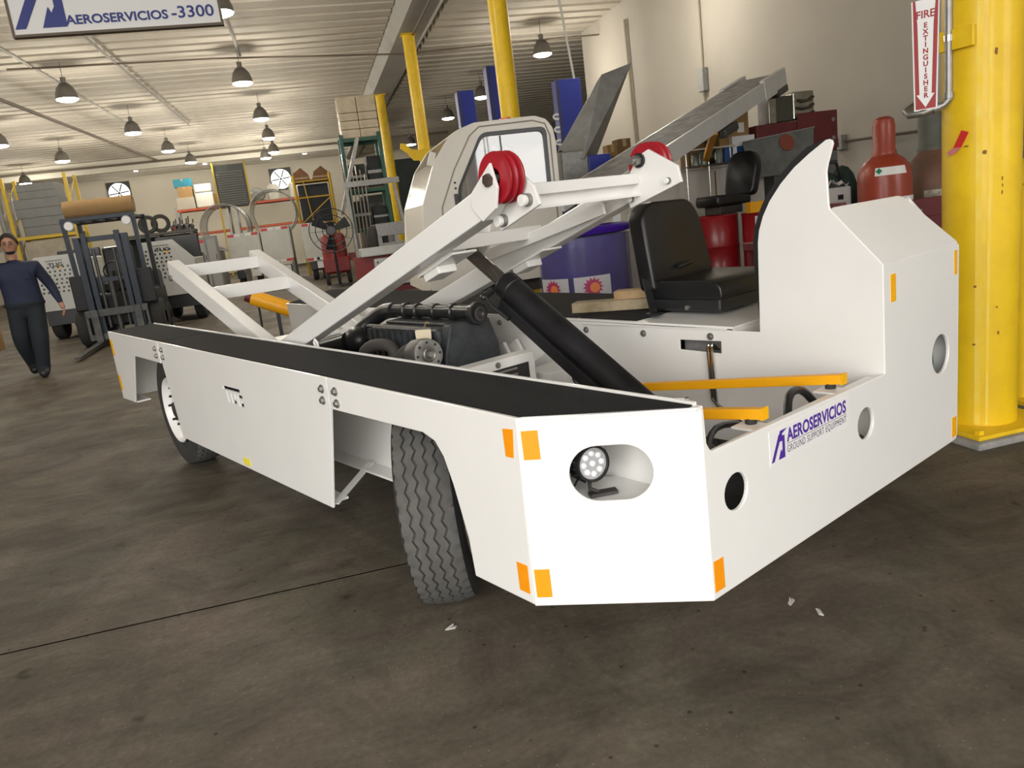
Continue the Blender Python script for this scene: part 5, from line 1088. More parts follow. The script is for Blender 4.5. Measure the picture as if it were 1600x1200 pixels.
# ================================================================ things around: left side and far background
# ---- lettered hanging sign
sg = thing('hanging_sign', 'white hanging sign with blue emblem and company lettering at the upper left', 'sign', (-1.33, 8.0, 3.36))
MB().bx(-0.865, 0.865, 0, 0.05, 0.0, 0.62).build('sign_panel', SIGNW, sg)
MB().bx(-0.885, 0.885, -0.012, 0.06, -0.022, 0.0).build('sign_frame', PIPEM, sg); MB().bx(-0.885, -0.865, -0.012, 0.06, 0.0, 0.64).build('sign_frame', PIPEM, sg)
MB().bx(0.865, 0.885, -0.012, 0.06, 0.0, 0.64).build('sign_frame', PIPEM, sg); MB().bx(-0.885, 0.885, -0.012, 0.06, 0.62, 0.64).build('sign_frame', PIPEM, sg)
alogo(0.50, Vector((-0.85, -0.004, 0.045)), X3, Z3, Vector((0, -0.004, 0)), SIGNB, sg)
link('lettering', text_mesh('AEROSERVICIOS', 0.105, (-0.44, -0.004, 0.062), X3, Z3, 0.003, width=0.86, bold=0.003), SIGNB, sg)
link('lettering', text_mesh('-3300', 0.14, (0.45, -0.004, 0.062), X3, Z3, 0.003, width=0.37, bold=0.002), SIGNB, sg)
for sx in (-0.7, 0.7): MB().cyl((sx, 0.02, 0.64), (sx, 0.02, 2.64), 0.006, n=6).build('hanging_wire', PIPEM, sg)
# ---- person walking
SKIN = mat('skin', (0.36, 0.18, 0.11), 0.55); NAVY = mat('navy_shirt', (0.010, 0.016, 0.045), 0.8, var=0.3, scale=10); TROU = mat('dark_trousers', (0.008, 0.014, 0.020), 0.85, var=0.35, scale=9)
SHOE = mat('black_shoe', (0.010, 0.010, 0.011), 0.5); HAIR = mat('black_hair', (0.008, 0.007, 0.007), 0.7)
def make_person():
    P = {}; E = []; names = []
    def v(n, co, r, par=None):
        P[n] = (len(names), Vector(co), r); names.append(n)
        if par: E.append((P[par][0], P[n][0]))
    v('pelvis', (-0.02, 0.0, 0.93), (0.225, 0.15)); v('waist', (-0.02, 0.0, 1.06), (0.24, 0.155), 'pelvis'); v('chest', (-0.025, 0.0, 1.26), (0.235, 0.15), 'waist')
    v('upper', (-0.025, 0.0, 1.40), (0.18, 0.115), 'chest'); v('neck0', (-0.022, -0.005, 1.49), (0.062, 0.062), 'upper'); v('neck', (-0.02, -0.012, 1.56), (0.056, 0.058), 'neck0')
    v('head0', (-0.018, -0.02, 1.62), (0.060, 0.075), 'neck')
    for s, sh, el, wr, hd in ((1, (0.20, 0.0, 1.41), (0.32, 0.05, 1.13), (0.385, -0.02, 0.905), (0.40, -0.04, 0.83)), (-1, (-0.25, 0.0, 1.43), (-0.35, 0.02, 1.14), (-0.35, -0.12, 0.93), (-0.33, -0.16, 0.86))):
        k = 'a%d' % s
        v(k + 's', sh, 0.092, 'upper'); v(k + 'm', tuple((Vector(sh) + Vector(el)) / 2), 0.075, k + 's'); v(k + 'e', el, 0.064, k + 'm'); v(k + 'f', tuple((Vector(el) * 0.55 + Vector(wr) * 0.45)), 0.056, k + 'e'); v(k + 'w', wr, 0.032, k + 'f')
        v(k + 'h', hd, 0.034, k + 'w')
    for s, hp, kn, an_, toe in ((1, (0.075, 0.0, 0.86), (0.065, -0.12, 0.47), (0.02, -0.10, 0.085), (0.03, -0.27, 0.045)), (-1, (-0.115, 0.0, 0.86), (-0.155, -0.03, 0.48), (-0.13, 0.27, 0.14), (-0.125, 0.16, 0.045))):
        k = 'l%d' % s
        v(k + 'h', hp, 0.135, 'pelvis'); v(k + 't', tuple((Vector(hp) + Vector(kn)) / 2), 0.125, k + 'h'); v(k + 'k', kn, 0.108, k + 't'); v(k + 'c', tuple(Vector(kn) * 0.6 + Vector(an_) * 0.4), 0.094, k + 'k')
        v(k + 'a', an_, 0.082, k + 'c'); v(k + 'o', toe, 0.052, k + 'a')
    me = bpy.data.meshes.new('person'); me.from_pydata([P[n][1] for n in names], E, [])
    o = bpy.data.objects.new('tmp_person', me); COL.objects.link(o)
    sk = o.modifiers.new('skin', 'SKIN'); sk.use_smooth_shade = True
    for i, n in enumerate(names):
        r = P[n][2]; d = me.skin_vertices[0].data[i]; d.radius = r if isinstance(r, tuple) else (r, r); d.use_root = (n == 'pelvis')
    sub = o.modifiers.new('sub', 'SUBSURF'); sub.levels = 2; sub.render_levels = 2
    bpy.context.view_layer.update()
    dg = bpy.context.evaluated_depsgraph_get()
    bod = bpy.data.meshes.new_from_object(o.evaluated_get(dg), depsgraph=dg)
    bpy.data.objects.remove(o); bm = bmesh.new(); bm.from_mesh(bod)
    add = MB()
    hc = Vector((-0.018, -0.025, 1.715))
    add.sphere(hc, 0.106, 24, 18, (0.82, 0.98, 1.18)); add.sphere(hc + Vector((0, -0.055, -0.075)), 0.045, 14, 10, (1.1, 0.9, 0.9))
    add.sphere(hc + Vector((0, -0.106, -0.015)), 0.019, 10, 8, (0.8, 1.1, 1.4))
    for s in (-1, 1): add.sphere(hc + Vector((s * 0.082, 0.005, -0.012)), 0.028, 10, 8, (0.35, 0.7, 1.1))
    for sgn, wr, tipdir in ((1, Vector((0.40, -0.04, 0.83)), Vector((0.05, -0.12, -1)).normalized()), (-1, Vector((-0.33, -0.16, 0.86)), Vector((-0.02, -0.3, -1)).normalized())):
        sdv = Vector((0.25, -1, 0.05)).normalized(); flex = Vector((-sgn * 1.0, -0.2, 0)).normalized()
        for q in range(4):
            base = wr + tipdir * 0.022 + sdv * (0.030 - q * 0.020)
            L = (0.062, 0.072, 0.066, 0.050)[q]
            add.tube([base, base + tipdir * L * 0.5 + flex * 0.006, base + tipdir * L * 0.85 + flex * 0.018, base + tipdir * L + flex * 0.028], [0.0105, 0.0098, 0.009, 0.006], 8)
        tb_ = wr + sdv * 0.032 - tipdir * 0.015
        add.tube([tb_, tb_ + sdv * 0.02 + tipdir * 0.025, tb_ + sdv * 0.022 + tipdir * 0.055], [0.012, 0.011, 0.007], 8)
    vs_ = [bm.verts.new(p) for p in add.v]
    for f in add.f:
        try: bm.faces.new([vs_[i] for i in f])
        except ValueError: pass
    bmesh.ops.recalc_face_normals(bm, faces=bm.faces)
    bm.to_mesh(bod); bm.free(); bod.materials.clear()
    for m_ in (NAVY, TROU, SKIN, SHOE): bod.materials.append(m_)
    for p in bod.polygons:
        c = p.center; arm_ = abs(c.x + 0.02) > 0.27
        if c.z > 1.515: i = 2
        elif arm_ and c.z < 0.915: i = 2
        elif c.z < 0.105 or (c.y > 0.12 and c.z < 0.15): i = 3
        elif c.z < 0.93 and not arm_: i = 1
        else: i = 0
        p.material_index = i
    bod.shade_smooth()
    ob = bpy.data.objects.new('person', bod); COL.objects.link(ob)
    hair = MB(); hv = []
    for j in range(9):
        t = PI * 0.56 * j / 8
        for i in range(24):
            a = 2 * PI * i / 24; front_ = max(0.0, -math.sin(a))
            tt = t * (1 - 0.46 * front_)
            hv.append(hc + Vector((0.104 * math.sin(tt) * math.cos(a), 0.010 + 0.118 * math.sin(tt) * math.sin(a), 0.014 + 0.138 * math.cos(tt))))
    hair.add(hv, [(j * 24 + i, j * 24 + (i + 1) % 24, (j + 1) * 24 + (i + 1) % 24, (j + 1) * 24 + i) for j in range(8) for i in range(24)])
    hair.build('hair', HAIR, ob, angle=80)
    brd = MB()
    for j in range(5):
        pass
    brd.sphere(hc + Vector((0, -0.056, -0.098)), 0.047, 14, 10, (1.15, 0.95, 0.55)); brd.build('beard', HAIR, ob, angle=80)
    for s in (-1, 1):
        c = hc + Vector((s * 0.033, -0.112, 0.008))
        MB().tube([c + Vector((0.024 * math.cos(2 * PI * i / 12), 0, 0.017 * math.sin(2 * PI * i / 12))) for i in range(12)], 0.003, 6, closed=True).build('spectacle_rim', BLACK, ob)
        MB().sphere(hc + Vector((s * 0.033, -0.090, 0.008)), 0.011, 10, 8).build('eye', mat('eye_dark', (0.03, 0.02, 0.015), 0.3), ob)
        MB().beam(hc + Vector((s * 0.015, -0.102, 0.034)), hc + Vector((s * 0.050, -0.092, 0.034)), 0.008, 0.006).build('eyebrow', HAIR, ob)
    MB().beam(hc + Vector((-0.022, -0.104, -0.060)), hc + Vector((0.022, -0.104, -0.060)), 0.008, 0.007).build('mouth', mat('lip', (0.26, 0.10, 0.08), 0.5), ob)
    MB().lathe([(0.074, 0), (0.080, 0.012), (0.072, 0.02)], (-0.022, -0.006, 1.490), (0, -0.2, 1), 20).build('collar', NAVY, ob)
    MB().bx(0.05, 0.13, -0.128, -0.122, 1.27, 1.36).build('shirt_pocket', NAVY, ob)
    MB().lathe([(0.232, 0), (0.236, 0.02), (0.232, 0.04)], (-0.02, 0, 0.935), (0, 0, 1), 28).build('belt', TROU, ob, fn=lambda q: Vector((q.x, q.y * 0.72, q.z)))
    return ob
per = make_person(); per.location = (-3.68, 11.1, 0.0); per.scale = (1.0,) * 3; per.rotation_euler = (0, 0, math.radians(10))
tag(per, 'person in dark navy work clothes and glasses walking towards the viewer', 'person')
cb_ = thing('carried_board', 'tan cardboard piece held at the left edge of the picture by the walking person', 'board', (-4.06, 10.92, 0.42))
MB().bx(-0.02, 0.02, -0.16, 0.16, 0.0, 0.52).build('board_sheet', mat('board_tan', (0.42, 0.25, 0.09), 0.8), cb_, bevel=0.004)
MB().bx(0.02, 0.023, -0.16, 0.16, 0.33, 0.345).build('board_strap', BLACK, cb_)
# ---- forklift facing the viewer
FK = mat('forklift_blue', (0.022, 0.035, 0.058), 0.5, var=0.3, scale=6); FKD = mat('forklift_dark', (0.010, 0.011, 0.014), 0.55, var=0.3, scale=8); FKS = mat('fork_steel', (0.11, 0.11, 0.105), 0.5, 0.5, var=0.4, scale=9)
fk = thing('forklift', 'blue black forklift facing the viewer with its forks lowered', 'forklift', (-3.33, 14.1, 0), math.radians(3))
def fb(mb, name, m, **k): return mb.build(name, m, fk, **k)
for s in (-1, 1):
    fb(MB().bx(s * 0.53 - 0.035, s * 0.53 + 0.035, 1.15, 1.22, 0.8, 2.10), 'guard_post', FKD)
    fb(MB().beam((s * 0.52, 0.12, 0.75), (s * 0.53, 0.02, 2.10), 0.065, 0.07), 'guard_post', FK)
    fb(MB().bx(s * 0.36 - 0.05, s * 0.36 + 0.05, -0.18, -0.06, 0.12, 1.80), 'mast_rail', FK, bevel=0.006)
    fb(MB().bx(s * 0.25 - 0.04, s * 0.25 + 0.04, -0.16, -0.08, 0.15, 1.86), 'inner_mast_rail', FK, bevel=0.005)
    fb(MB().cyl((s * 0.15, -0.11, 0.3), (s * 0.15, -0.11, 1.6), 0.025, n=10), 'lift_chain', FKS)
    fb(MB().lathe([(0.12, 0), (0.30, 0), (0.33, 0.03), (0.33, 0.19), (0.30, 0.22), (0.12, 0.22)], (s * 0.57 - 0.11, 0.25, 0.33), (1, 0, 0), 24), 'front_tire', RUBBER)
    fb(MB().lathe([(0.08, 0), (0.24, 0), (0.26, 0.03), (0.26, 0.15), (0.24, 0.18), (0.08, 0.18)], (s * 0.5 - 0.09, 1.6, 0.26), (1, 0, 0), 24), 'rear_tire', RUBBER)
    fb(MB().cyl((s * 0.43, -0.03, 2.0), (s * 0.43, -0.07, 2.0), 0.075, n=20), 'work_light', GALV)
    fb(MB().cyl((s * 0.43, -0.07, 2.0), (s * 0.43, -0.075, 2.0), 0.062, n=20), 'light_lens', SIGNW)
    fb(MB().bx(s * 0.52 - 0.06, s * 0.52 + 0.06, 0.0, 0.05, 1.02, 1.10), 'turn_lamp', mat('amber_lamp', (0.75, 0.30, 0.02), 0.3), bevel=0.01)
    fb(MB().bx(s * 0.33 - 0.055, s * 0.33 + 0.055, -0.27, -0.22, 0.06, 0.62), 'fork_shank', FKS, bevel=0.005)
    fb(MB().beam((s * 0.33, -0.24, 0.075), (s * 0.33, -1.95, 0.055), 0.115, 0.045, (0, 0, 1), 0.09, 0.02), 'fork_blade', FKS)
    fb(MB().bx(s * 0.46 - 0.02, s * 0.46 + 0.02, -0.21, -0.18, 0.15, 0.62), 'carriage_side', FKS)
    fb(MB().bx(s * 0.50 - 0.13, s * 0.50 + 0.13, -0.02, 0.10, 0.62, 1.20), 'front_cowl', FKD, bevel=0.02)
fb(MB().bx(-0.48, 0.48, -0.215, -0.185, 0.50, 0.62), 'carriage_bar', FKS, bevel=0.005)
fb(MB().bx(-0.48, 0.48, -0.215, -0.185, 0.12, 0.22), 'carriage_bar', FKS, bevel=0.005)
fb(MB().bx(-0.40, 0.40, -0.10, -0.06, 1.72, 1.80), 'mast_crosshead', FK, bevel=0.006)
fb(MB().bx(-0.40, 0.40, -0.10, -0.06, 1.05, 1.12), 'mast_crosstie', FK)
fb(MB().bx(-0.56, 0.56, 0.0, 0.07, 2.06, 2.13), 'roof_front', FK, bevel=0.01); fb(MB().bx(-0.56, 0.56, 1.14, 1.21, 2.06, 2.13), 'roof_rear', FKD, bevel=0.01)
for k in range(6): fb(MB().bx(-0.50 + k * 0.20 - 0.02, -0.50 + k * 0.20 + 0.02, 0.07, 1.14, 2.07, 2.11), 'roof_bar', FKD)
fb(MB().bx(-0.56, 0.56, 0.10, 1.9, 0.28, 0.85), 'chassis', FKD, bevel=0.05); fb(MB().bx(-0.54, 0.54, 1.2, 1.95, 0.4, 1.15), 'counterweight', FK, bevel=0.08)
fb(MB().bx(-0.26, 0.26, 0.55, 1.05, 0.85, 1.02), 'seat_cushion', BLACK, bevel=0.05); fb(MB().box((0, 1.08, 1.32), (0.50, 0.14, 0.62), Matrix.Rotation(-0.12, 3, 'X')), 'seat_back', BLACK, bevel=0.05)
fb(MB().tube([(0.16 * math.cos(2 * PI * i / 16), 0.36 + 0.06 * math.sin(2 * PI * i / 16), 1.22 + 0.15 * math.sin(2 * PI * i / 16)) for i in range(16)], 0.014, 6, closed=True), 'steering_wheel', BLACK)
fb(MB().cyl((0, 0.22, 0.85), (0, 0.34, 1.20), 0.03, n=8), 'steering_column', BLACK)
fb(MB().cyl((0, -0.10, 0.15), (0, -0.10, 1.05), 0.045, n=12), 'lift_cylinder', FKS)
for k, xx in enumerate((0.2, 0.26, 0.32)): fb(MB().cyl((xx, 0.25, 0.9), (xx, 0.2, 1.2), 0.008, n=6).sphere((xx, 0.2, 1.21), 0.02, 8, 6), 'control_lever', BLACK)
rl = thing('cardboard_roll', 'long brown roll lying across the roof of the forklift', 'roll', (-3.34, 14.5, 2.28), math.radians(2))
MB().cyl((-0.55, 0, 0), (0.52, 0, 0), 0.145, n=28).build('roll_body', CARD, rl); MB().lathe([(0.09, 0.002), (0.11, 0.006), (0.13, 0.002)], (0.52, 0, 0), (1, 0, 0), 24).build('roll_end', CARDD, rl)
# ---- two white tow tractors with drilled front panels
def tug(x, y, w, z0_, z1_, label, rows, cols, slope, rz=0.0):
    t = thing('tow_tractor', label, 'tractor', (x, y, 0), rz)
    TWm = mat('tractor_white', (0.52, 0.52, 0.49), 0.5, var=0.06, scale=4)
    pan = [(0, z0_), (w, z0_), (w, z1_ - slope[1]), (w - slope[0], z1_), (0.06, z1_), (0, z1_ - 0.08)]
    holes = []
    for r_ in range(rows):
        for c_ in range(cols): holes.append((w * 0.10 + c_ * 0.088 + (r_ % 2) * 0.02, z0_ + 0.34 * (z1_ - z0_) + r_ * 0.078))
    link('grille_panel', plate([pan], 0.02, (0, 0.02, 0), X3, Z3, 0.003, 'grille_panel'), TWm, t)
    hm = MB().cyl((0, 0, 0), (0, -0.004, 0), 0.021, n=10).mesh('vent_hole')
    for (a, b) in holes:
        if a < w - 0.06:
            h_ = link('vent_hole', hm, BLACK, t); h_.location = (a, 0, b)
    MB().bx(0.01, w - 0.01, 0.02, 1.4, z0_ + 0.02, z1_ - max(slope[1], 0.09)).build('hood_body', TWm, t, bevel=0.02)
    link('lettering', text_mesh('TUG', 0.10, (w * 0.30, -0.003, z1_ - 0.205), X3, Z3, 0.002, width=0.26, bold=0.003), BLACK, t)
    MB().bx(w * 0.26, w * 0.26 + 0.30, -0.004, 0, z1_ - 0.10, z1_ - 0.088).build('letter_bar', BLACK, t)
    MB().prism([(0, 0), (0.08, 0), (0.04, -0.07)], (w * 0.46, -0.002, z1_ - 0.20), X3, Z3, (0, -0.002, 0)).build('warning_label', YREFL, t)
    MB().bx(0.03, w - 0.03, 0.03, 2.4, 0.30, z0_).build('under_frame', BLACK, t)
    for yy in (0.45, 1.9):
        for xx in (0.02, w - 0.22): MB().lathe([(0.1, 0), (0.28, 0), (0.31, 0.03), (0.31, 0.17), (0.28, 0.2), (0.1, 0.2)], (xx, yy, 0.31), (1, 0, 0), 24).build('tire', RUBBER, t)
    MB().bx(0.05, w - 0.05, 1.5, 1.6, z0_, z1_ + 0.1).build('dashboard', BLACK, t, bevel=0.02); MB().bx(0.1, w - 0.1, 2.0, 2.4, z0_, z1_ - 0.3).build('bench_seat', BLACK, t, bevel=0.05)
    return t
tug(-5.22, 16.5, 0.92, 0.58, 1.62, 'white tow tractor with a perforated panel between the person and the forklift', 7, 8, (0.06, 0.06))
tug(-3.33, 16.7, 0.98, 0.56, 1.66, 'white tow tractor with a perforated panel and sloped corner right of the forklift', 8, 6, (0.34, 0.40))
# ---- far wall exhaust fans (daylight behind the blades)
def wall_fan(x, z, r, label):
    t = thing('wall_fan', label, 'fan', (x, 48.42, z), 0, 'exhaust fans in the far wall')
    MB().bx(-r * 1.12, r * 1.12, 0.0, 0.06, -r * 1.12, r * 1.12).build('fan_frame', DARKSTEEL, t)
    MB().cyl((0, -0.02, 0), (0, -0.004, 0), r, n=36).build('daylight_opening', mat('daylight', (1, 1, 1), 0.5, emit=(1.0, 1.0, 0.97), estr=3.0), t)
    for k in range(6):
        a = 2 * PI * k / 6 + 0.1
        MB().beam((0.08 * math.cos(a), -0.05, 0.08 * math.sin(a)), (r * 0.97 * math.cos(a), -0.05, r * 0.97 * math.sin(a)), 0.02, 0.07).build('fan_blade', DARKSTEEL, t)
    MB().cyl((0, -0.08, 0), (0, -0.02, 0), 0.07, n=14).build('fan_hub', DARKSTEEL, t)
    return t
wall_fan(-10.0, 5.20, 0.55, 'round exhaust fan opening above the brown roll'); wall_fan(-1.15, 5.02, 0.56, 'round exhaust fan opening left of the yellow scaffold')
# ---- stacked grey cartons and wrapped pallets behind the person
GC = mat('grey_carton', (0.17, 0.175, 0.17), 0.8, var=0.12, scale=3); WR = mat('beige_wrap', (0.36, 0.31, 0.22), 0.45, var=0.25, scale=4, bump=0.3)
def rackunit(x, y, w, d, levels, label, upm, bm_, name='pallet_rack', h=None):
    t = thing(name, label, 'rack', (x, y, 0)); H_ = h or levels[-1] + 0.1
    for sx in (0, w):
        for sy in (0, d): MB().bx(sx - 0.05, sx + 0.05, sy - 0.05, sy + 0.05, 0, H_).build('upright', upm, t)
        n = int(H_ / 0.9)
        for k in range(n): MB().beam((sx, 0, k * 0.9 + 0.1), (sx, d, k * 0.9 + 0.9), 0.03, 0.03).build('brace', upm, t)
    for z in levels:
        for sy in (0, d): MB().bx(0.05, w - 0.05, sy - 0.03, sy + 0.03, z - 0.12, z - 0.02).build('beam', bm_, t)
        MB().bx(0, w, 0, d, z - 0.02, z).build('shelf_deck', mat('rack_deck', (0.22, 0.16, 0.10), 0.8), t)
    return t
YRK = mat('rack_yellow', (0.50, 0.34, 0.03), 0.6); ORB = mat('rack_orange', (0.55, 0.09, 0.03), 0.55); GRN = mat('rack_green', (0.015, 0.085, 0.06), 0.5, var=0.2, scale=5)
rackunit(-9.75, 30.0, 1.95, 1.2, [1.45, 2.62], 'yellow pallet rack carrying the grey carton stack behind the person', YRK, YRK, h=4.6)
for k, (x0, x1, z0_, z1_) in enumerate(((-9.45, -8.10, 2.62, 3.22), (-9.6, -8.12, 3.225, 3.85), (-9.4, -8.2, 3.855, 4.35))):
    t = thing('grey_carton', ('lowest', 'middle', 'topmost')[k] + ' grey carton of the stack on the yellow rack', 'box', ((x0 + x1) / 2, 30.6, z0_), 0, 'grey cartons')
    w = (x1 - x0) / 2; h = z1_ - z0_
    MB().bx(-w, w, -0.5, 0.5, 0, h).build('carton', GC, t, bevel=0.01); MB().bx(-w, w, -0.502, -0.5, h * 0.48, h * 0.52).build('carton_seam', mat('seam_dark', (0.08, 0.08, 0.08), 0.8), t)
for k, (x, w, z0_, h) in enumerate(((-8.75, 1.6, 1.45, 0.98), (-8.75, 1.75, 0.02, 1.25))):
    t = thing('wrapped_load', ('upper', 'lower')[k] + ' film wrapped beige load on the yellow rack behind the person', 'load', (x, 30.55, z0_))
    MB().bx(-w / 2, w / 2, -0.5, 0.5, 0, h).build('load_block', WR, t, bevel=0.04); MB().bx(-w / 2 - 0.01, w / 2 + 0.01, -0.51, 0.51, 0.1, h - 0.1).build('film', film, t)
rackunit(-12.2, 30.0, 2.2, 1.2, [1.45, 2.75], 'pale rack cut by the left edge behind the person', GALV, GALV, h=4.2)
for k, (x, z) in enumerate(((-10.6, 2.75), (-10.75, 1.45))):
    carton(x, 30.6, z, 0.9, 0.8, 0.75, mat('pale_carton', (0.48, 0.44, 0.36), 0.8), ('upper', 'lower')[k] + ' pale carton on the rack at the far left edge')
# ---- shelf along the far wall with boxes
rackunit(-6.5, 43.4, 2.5, 1.2, [2.4, 3.65], 'orange beam rack holding the blue topped boxes by the far wall', GALV, ORB)
rackunit(-3.6, 43.4, 3.6, 1.2, [2.4, 3.65], 'orange beam rack below the round fan by the far wall', GALV, ORB)
carton(-5.95, 43.8, 3.65, 0.85, 0.7, 0.58, mat('pale_carton', (0.48, 0.44, 0.36), 0.8), 'pale carton at the bottom of the blue topped stack')
carton(-5.90, 43.8, 4.23, 0.70, 0.6, 0.55, CARD, 'orange brown carton in the middle of the blue topped stack')
carton(-5.95, 43.8, 4.78, 0.85, 0.6, 0.40, mat('teal_print', (0.02, 0.19, 0.27), 0.5), 'teal blue carton on top of the stack')
fm = thing('foam_bundle', 'white foam bundle next to the blue topped stack', 'bundle', (-5.02, 43.85, 3.65)); FOAM = mat('white_foam', (0.68, 0.67, 0.60), 0.6)
MB().bx(-0.45, 0.45, -0.3, 0.3, 0, 0.75).build('foam_block', FOAM, fm, bevel=0.06); MB().bx(-0.42, 0.42, -0.3, 0.3, 0.76, 1.18).build('foam_block', FOAM, fm, bevel=0.06)
carton(-4.30, 43.8, 3.65, 0.55, 0.6, 0.65, CARDD, 'brown carton right of the white foam bundle')
lv = thing('louvre_stack', 'tall dark frame of grey louvre panels left of the round fan', 'frame', (-3.5, 43.0, 0))
MB().bx(-0.85, 0.75, 0.0, 0.08, 3.5, 5.6).build('back_sheet', mat('louvre_dark', (0.05, 0.06, 0.06), 0.6), lv)
for k in range(15): MB().box((-0.03, -0.03, 3.62 + k * 0.115), (1.30, 0.05, 0.055), Matrix.Rotation(0.5, 3, 'X')).build('louvre_slat', GALV, lv)
for sx in (-0.80, 0.78): MB().bx(sx - 0.04, sx + 0.04, -0.06, 0.02, 0, 5.75).build('frame_post', YRK, lv)
dk = thing('plastic_bundle', 'shiny bundle in clear plastic on the rack left of the round fan', 'bundle', (-2.42, 43.9, 3.65))
MB().sphere((0, 0, 0.36), 0.42, 16, 10, (1.1, 0.7, 0.85)).build('bundle', mat('clear_wrap', (0.40, 0.41, 0.38), 0.2, var=0.4, scale=6), dk); MB().bx(-0.4, 0.4, -0.2, 0.2, 0, 0.06).build('bundle_base', CARDD, dk)
for k, x in enumerate((-1.55, -0.45)):
    t = thing('white_drum', ('left', 'right')[k] + ' white plastic drum below the round fan opening', 'drum', (x, 43.9, 3.65), 0, 'white drums on the far rack')
    MB().lathe([(0, 0), (0.26, 0), (0.29, 0.05), (0.30, 0.4), (0.28, 0.72), (0.22, 0.78), (0, 0.78)], n=20).build('drum_body', FOAM, t); MB().lathe([(0.2, 0.78), (0.2, 0.82), (0, 0.82)], n=16).build('drum_lid', SIGNW, t)
# ---- worn tires, junk bench
bn = thing('parts_bench', 'cluttered dark workbench behind the right tow tractor', 'bench', (-5.3, 29.5, 0)); 
MB().bx(-1.2, 1.4, -0.5, 0.5, 2.12, 2.2).build('bench_top', DARKSTEEL, bn)
for sx in (-1.1, 0.2, 1.3): MB().bx(sx - 0.05, sx + 0.05, -0.45, 0.45, 0, 2.12).build('bench_leg', BLACK, bn)
MB().bx(-1.2, 1.4, 0.3, 0.34, 0.2, 2.1).build('under_bench_shade', mat('bench_shadow', (0.02, 0.025, 0.022), 0.8), bn)  # dark sheet whose colour stands for the shadow under the bench
for k, x in enumerate((-5.42, -5.02)):
    t = thing('worn_tire', ('left', 'right')[k] + ' one of two black tires standing upright on the cluttered bench', 'tire', (x, 29.5 + k * 0.1, 2.2), 0.15 * k, 'tires on the bench')
    MB().lathe([(0.19, -0.08), (0.29, -0.09), (0.32, -0.05), (0.32, 0.05), (0.29, 0.09), (0.19, 0.08)], (0, 0, 0.32), (0, 1, 0), 32, closed=True).build('tire_carcass', RUBBER, t)
    MB().lathe([(0.185, -0.03), (0.195, 0), (0.185, 0.03)], (0, 0, 0.32), (0, 1, 0), 28).build('bead_ring', BLACK, t)
random.seed(7)
for k in range(7):
    x = -4.62 + k * 0.105; t = thing('machine_part', ['oily gear housing', 'black motor casing', 'bent bracket', 'small gearbox', 'dark pump body', 'coiled hose pile', 'rusty valve block'][k] + ' in the row on the cluttered bench', 'machine part', (x, 29.4 - 0.25 * (k % 2), 2.2), 0, 'parts on the bench')
    MB().cyl((0, -0.1, 0.12 + 0.02 * (k % 3)), (0, 0.15, 0.12), 0.075, n=12).build('housing', [BLACK, FKD, DARKSTEEL][k % 3], t, bevel=0.01)
    MB().bx(-0.05, 0.05, -0.12, 0.12, 0, 0.10 + 0.05 * (k % 2)).build('base', [FKD, DKRED, BLACK][k % 3], t, bevel=0.01)
    MB().cyl((0.05, 0, 0.2), (0.07, 0, 0.34 + 0.05 * (k % 3)), 0.025, n=8).build('stub', DARKSTEEL, t)
# ---- clear curved guards
CLR = mat('clear_plastic', (0.30, 0.28, 0.27), 0.2, alpha=0.72, var=0.2, scale=3)
def arch(x, y, r, z, d, label):
    t = thing('curved_guard', label, 'guard', (x, y, 0), math.radians(-3))
    for k in range(4):
        MB().lathe([(r, k * d / 4), (r, (k + 1) * d / 4 - 0.02)], (0, 0, z), (0, 1, 0), 30, a0=0, a1=2 * PI).build('guard_sheet', CLR, t)
    for dd in (0, d): MB().tube([(r * math.cos(2 * PI * i / 40), dd, z + r * math.sin(2 * PI * i / 40)) for i in range(40)], 0.025, 6, closed=True).build('guard_hoop', GALV, t)
    for sx in (-0.5, 0.5): MB().bx(sx * r - 0.05, sx * r + 0.05, 0, d, 0, z - r * 0.85).build('guard_stand', GALV, t)
    return t
arch(-2.92, 29.2, 0.80, 2.12, 1.3, 'clear curved plastic drum guard, left of the pair'); arch(-1.20, 29.4, 0.80, 2.44, 1.2, 'ribbed grey curved drum guard, right of the pair')
# ---- grey cabinets and white carts with red white markers
GM = mat('cabinet_grey', (0.25, 0.25, 0.24), 0.5, var=0.1, scale=4)
for k, (x, w, z1_) in enumerate(((-3.62, 0.30, 1.90), (-3.27, 0.38, 1.78), (-2.93, 0.30, 1.80))):
    t = thing('metal_locker', ('left grey metal locker behind the right tow tractor', 'middle grey metal locker with a red white marker', 'right grey metal locker with an open frame front')[k], 'locker', (x, 25.0, 0), 0, 'grey lockers')
    MB().bx(-w / 2, w / 2, -0.25, 0.25, 0.1, z1_).build('locker_body', GM, t, bevel=0.01); MB().bx(-w / 2 + 0.03, w / 2 - 0.03, -0.262, -0.25, 0.3, z1_ - 0.1).build('locker_door', mat('cabinet_grey2', (0.32, 0.32, 0.31), 0.5), t); MB().bx(w / 2 - 0.07, w / 2 - 0.05, -0.275, -0.262, 1.1, 1.25).build('handle', BLACK, t)
    MB().bx(-w / 2 + 0.03, w / 2 - 0.03, -0.2, 0.2, 0, 0.1).build('plinth', BLACK, t)
    if k == 1: MB().bx(-0.14, 0.0, -0.268, -0.262, 1.62, 1.70).build('white_marker', SIGNW, t); MB().bx(0.0, 0.14, -0.268, -0.262, 1.62, 1.70).build('red_marker', RED, t)
ALU = mat('cart_aluminium', (0.56, 0.56, 0.51), 0.45, 0.15, var=0.10, scale=3)
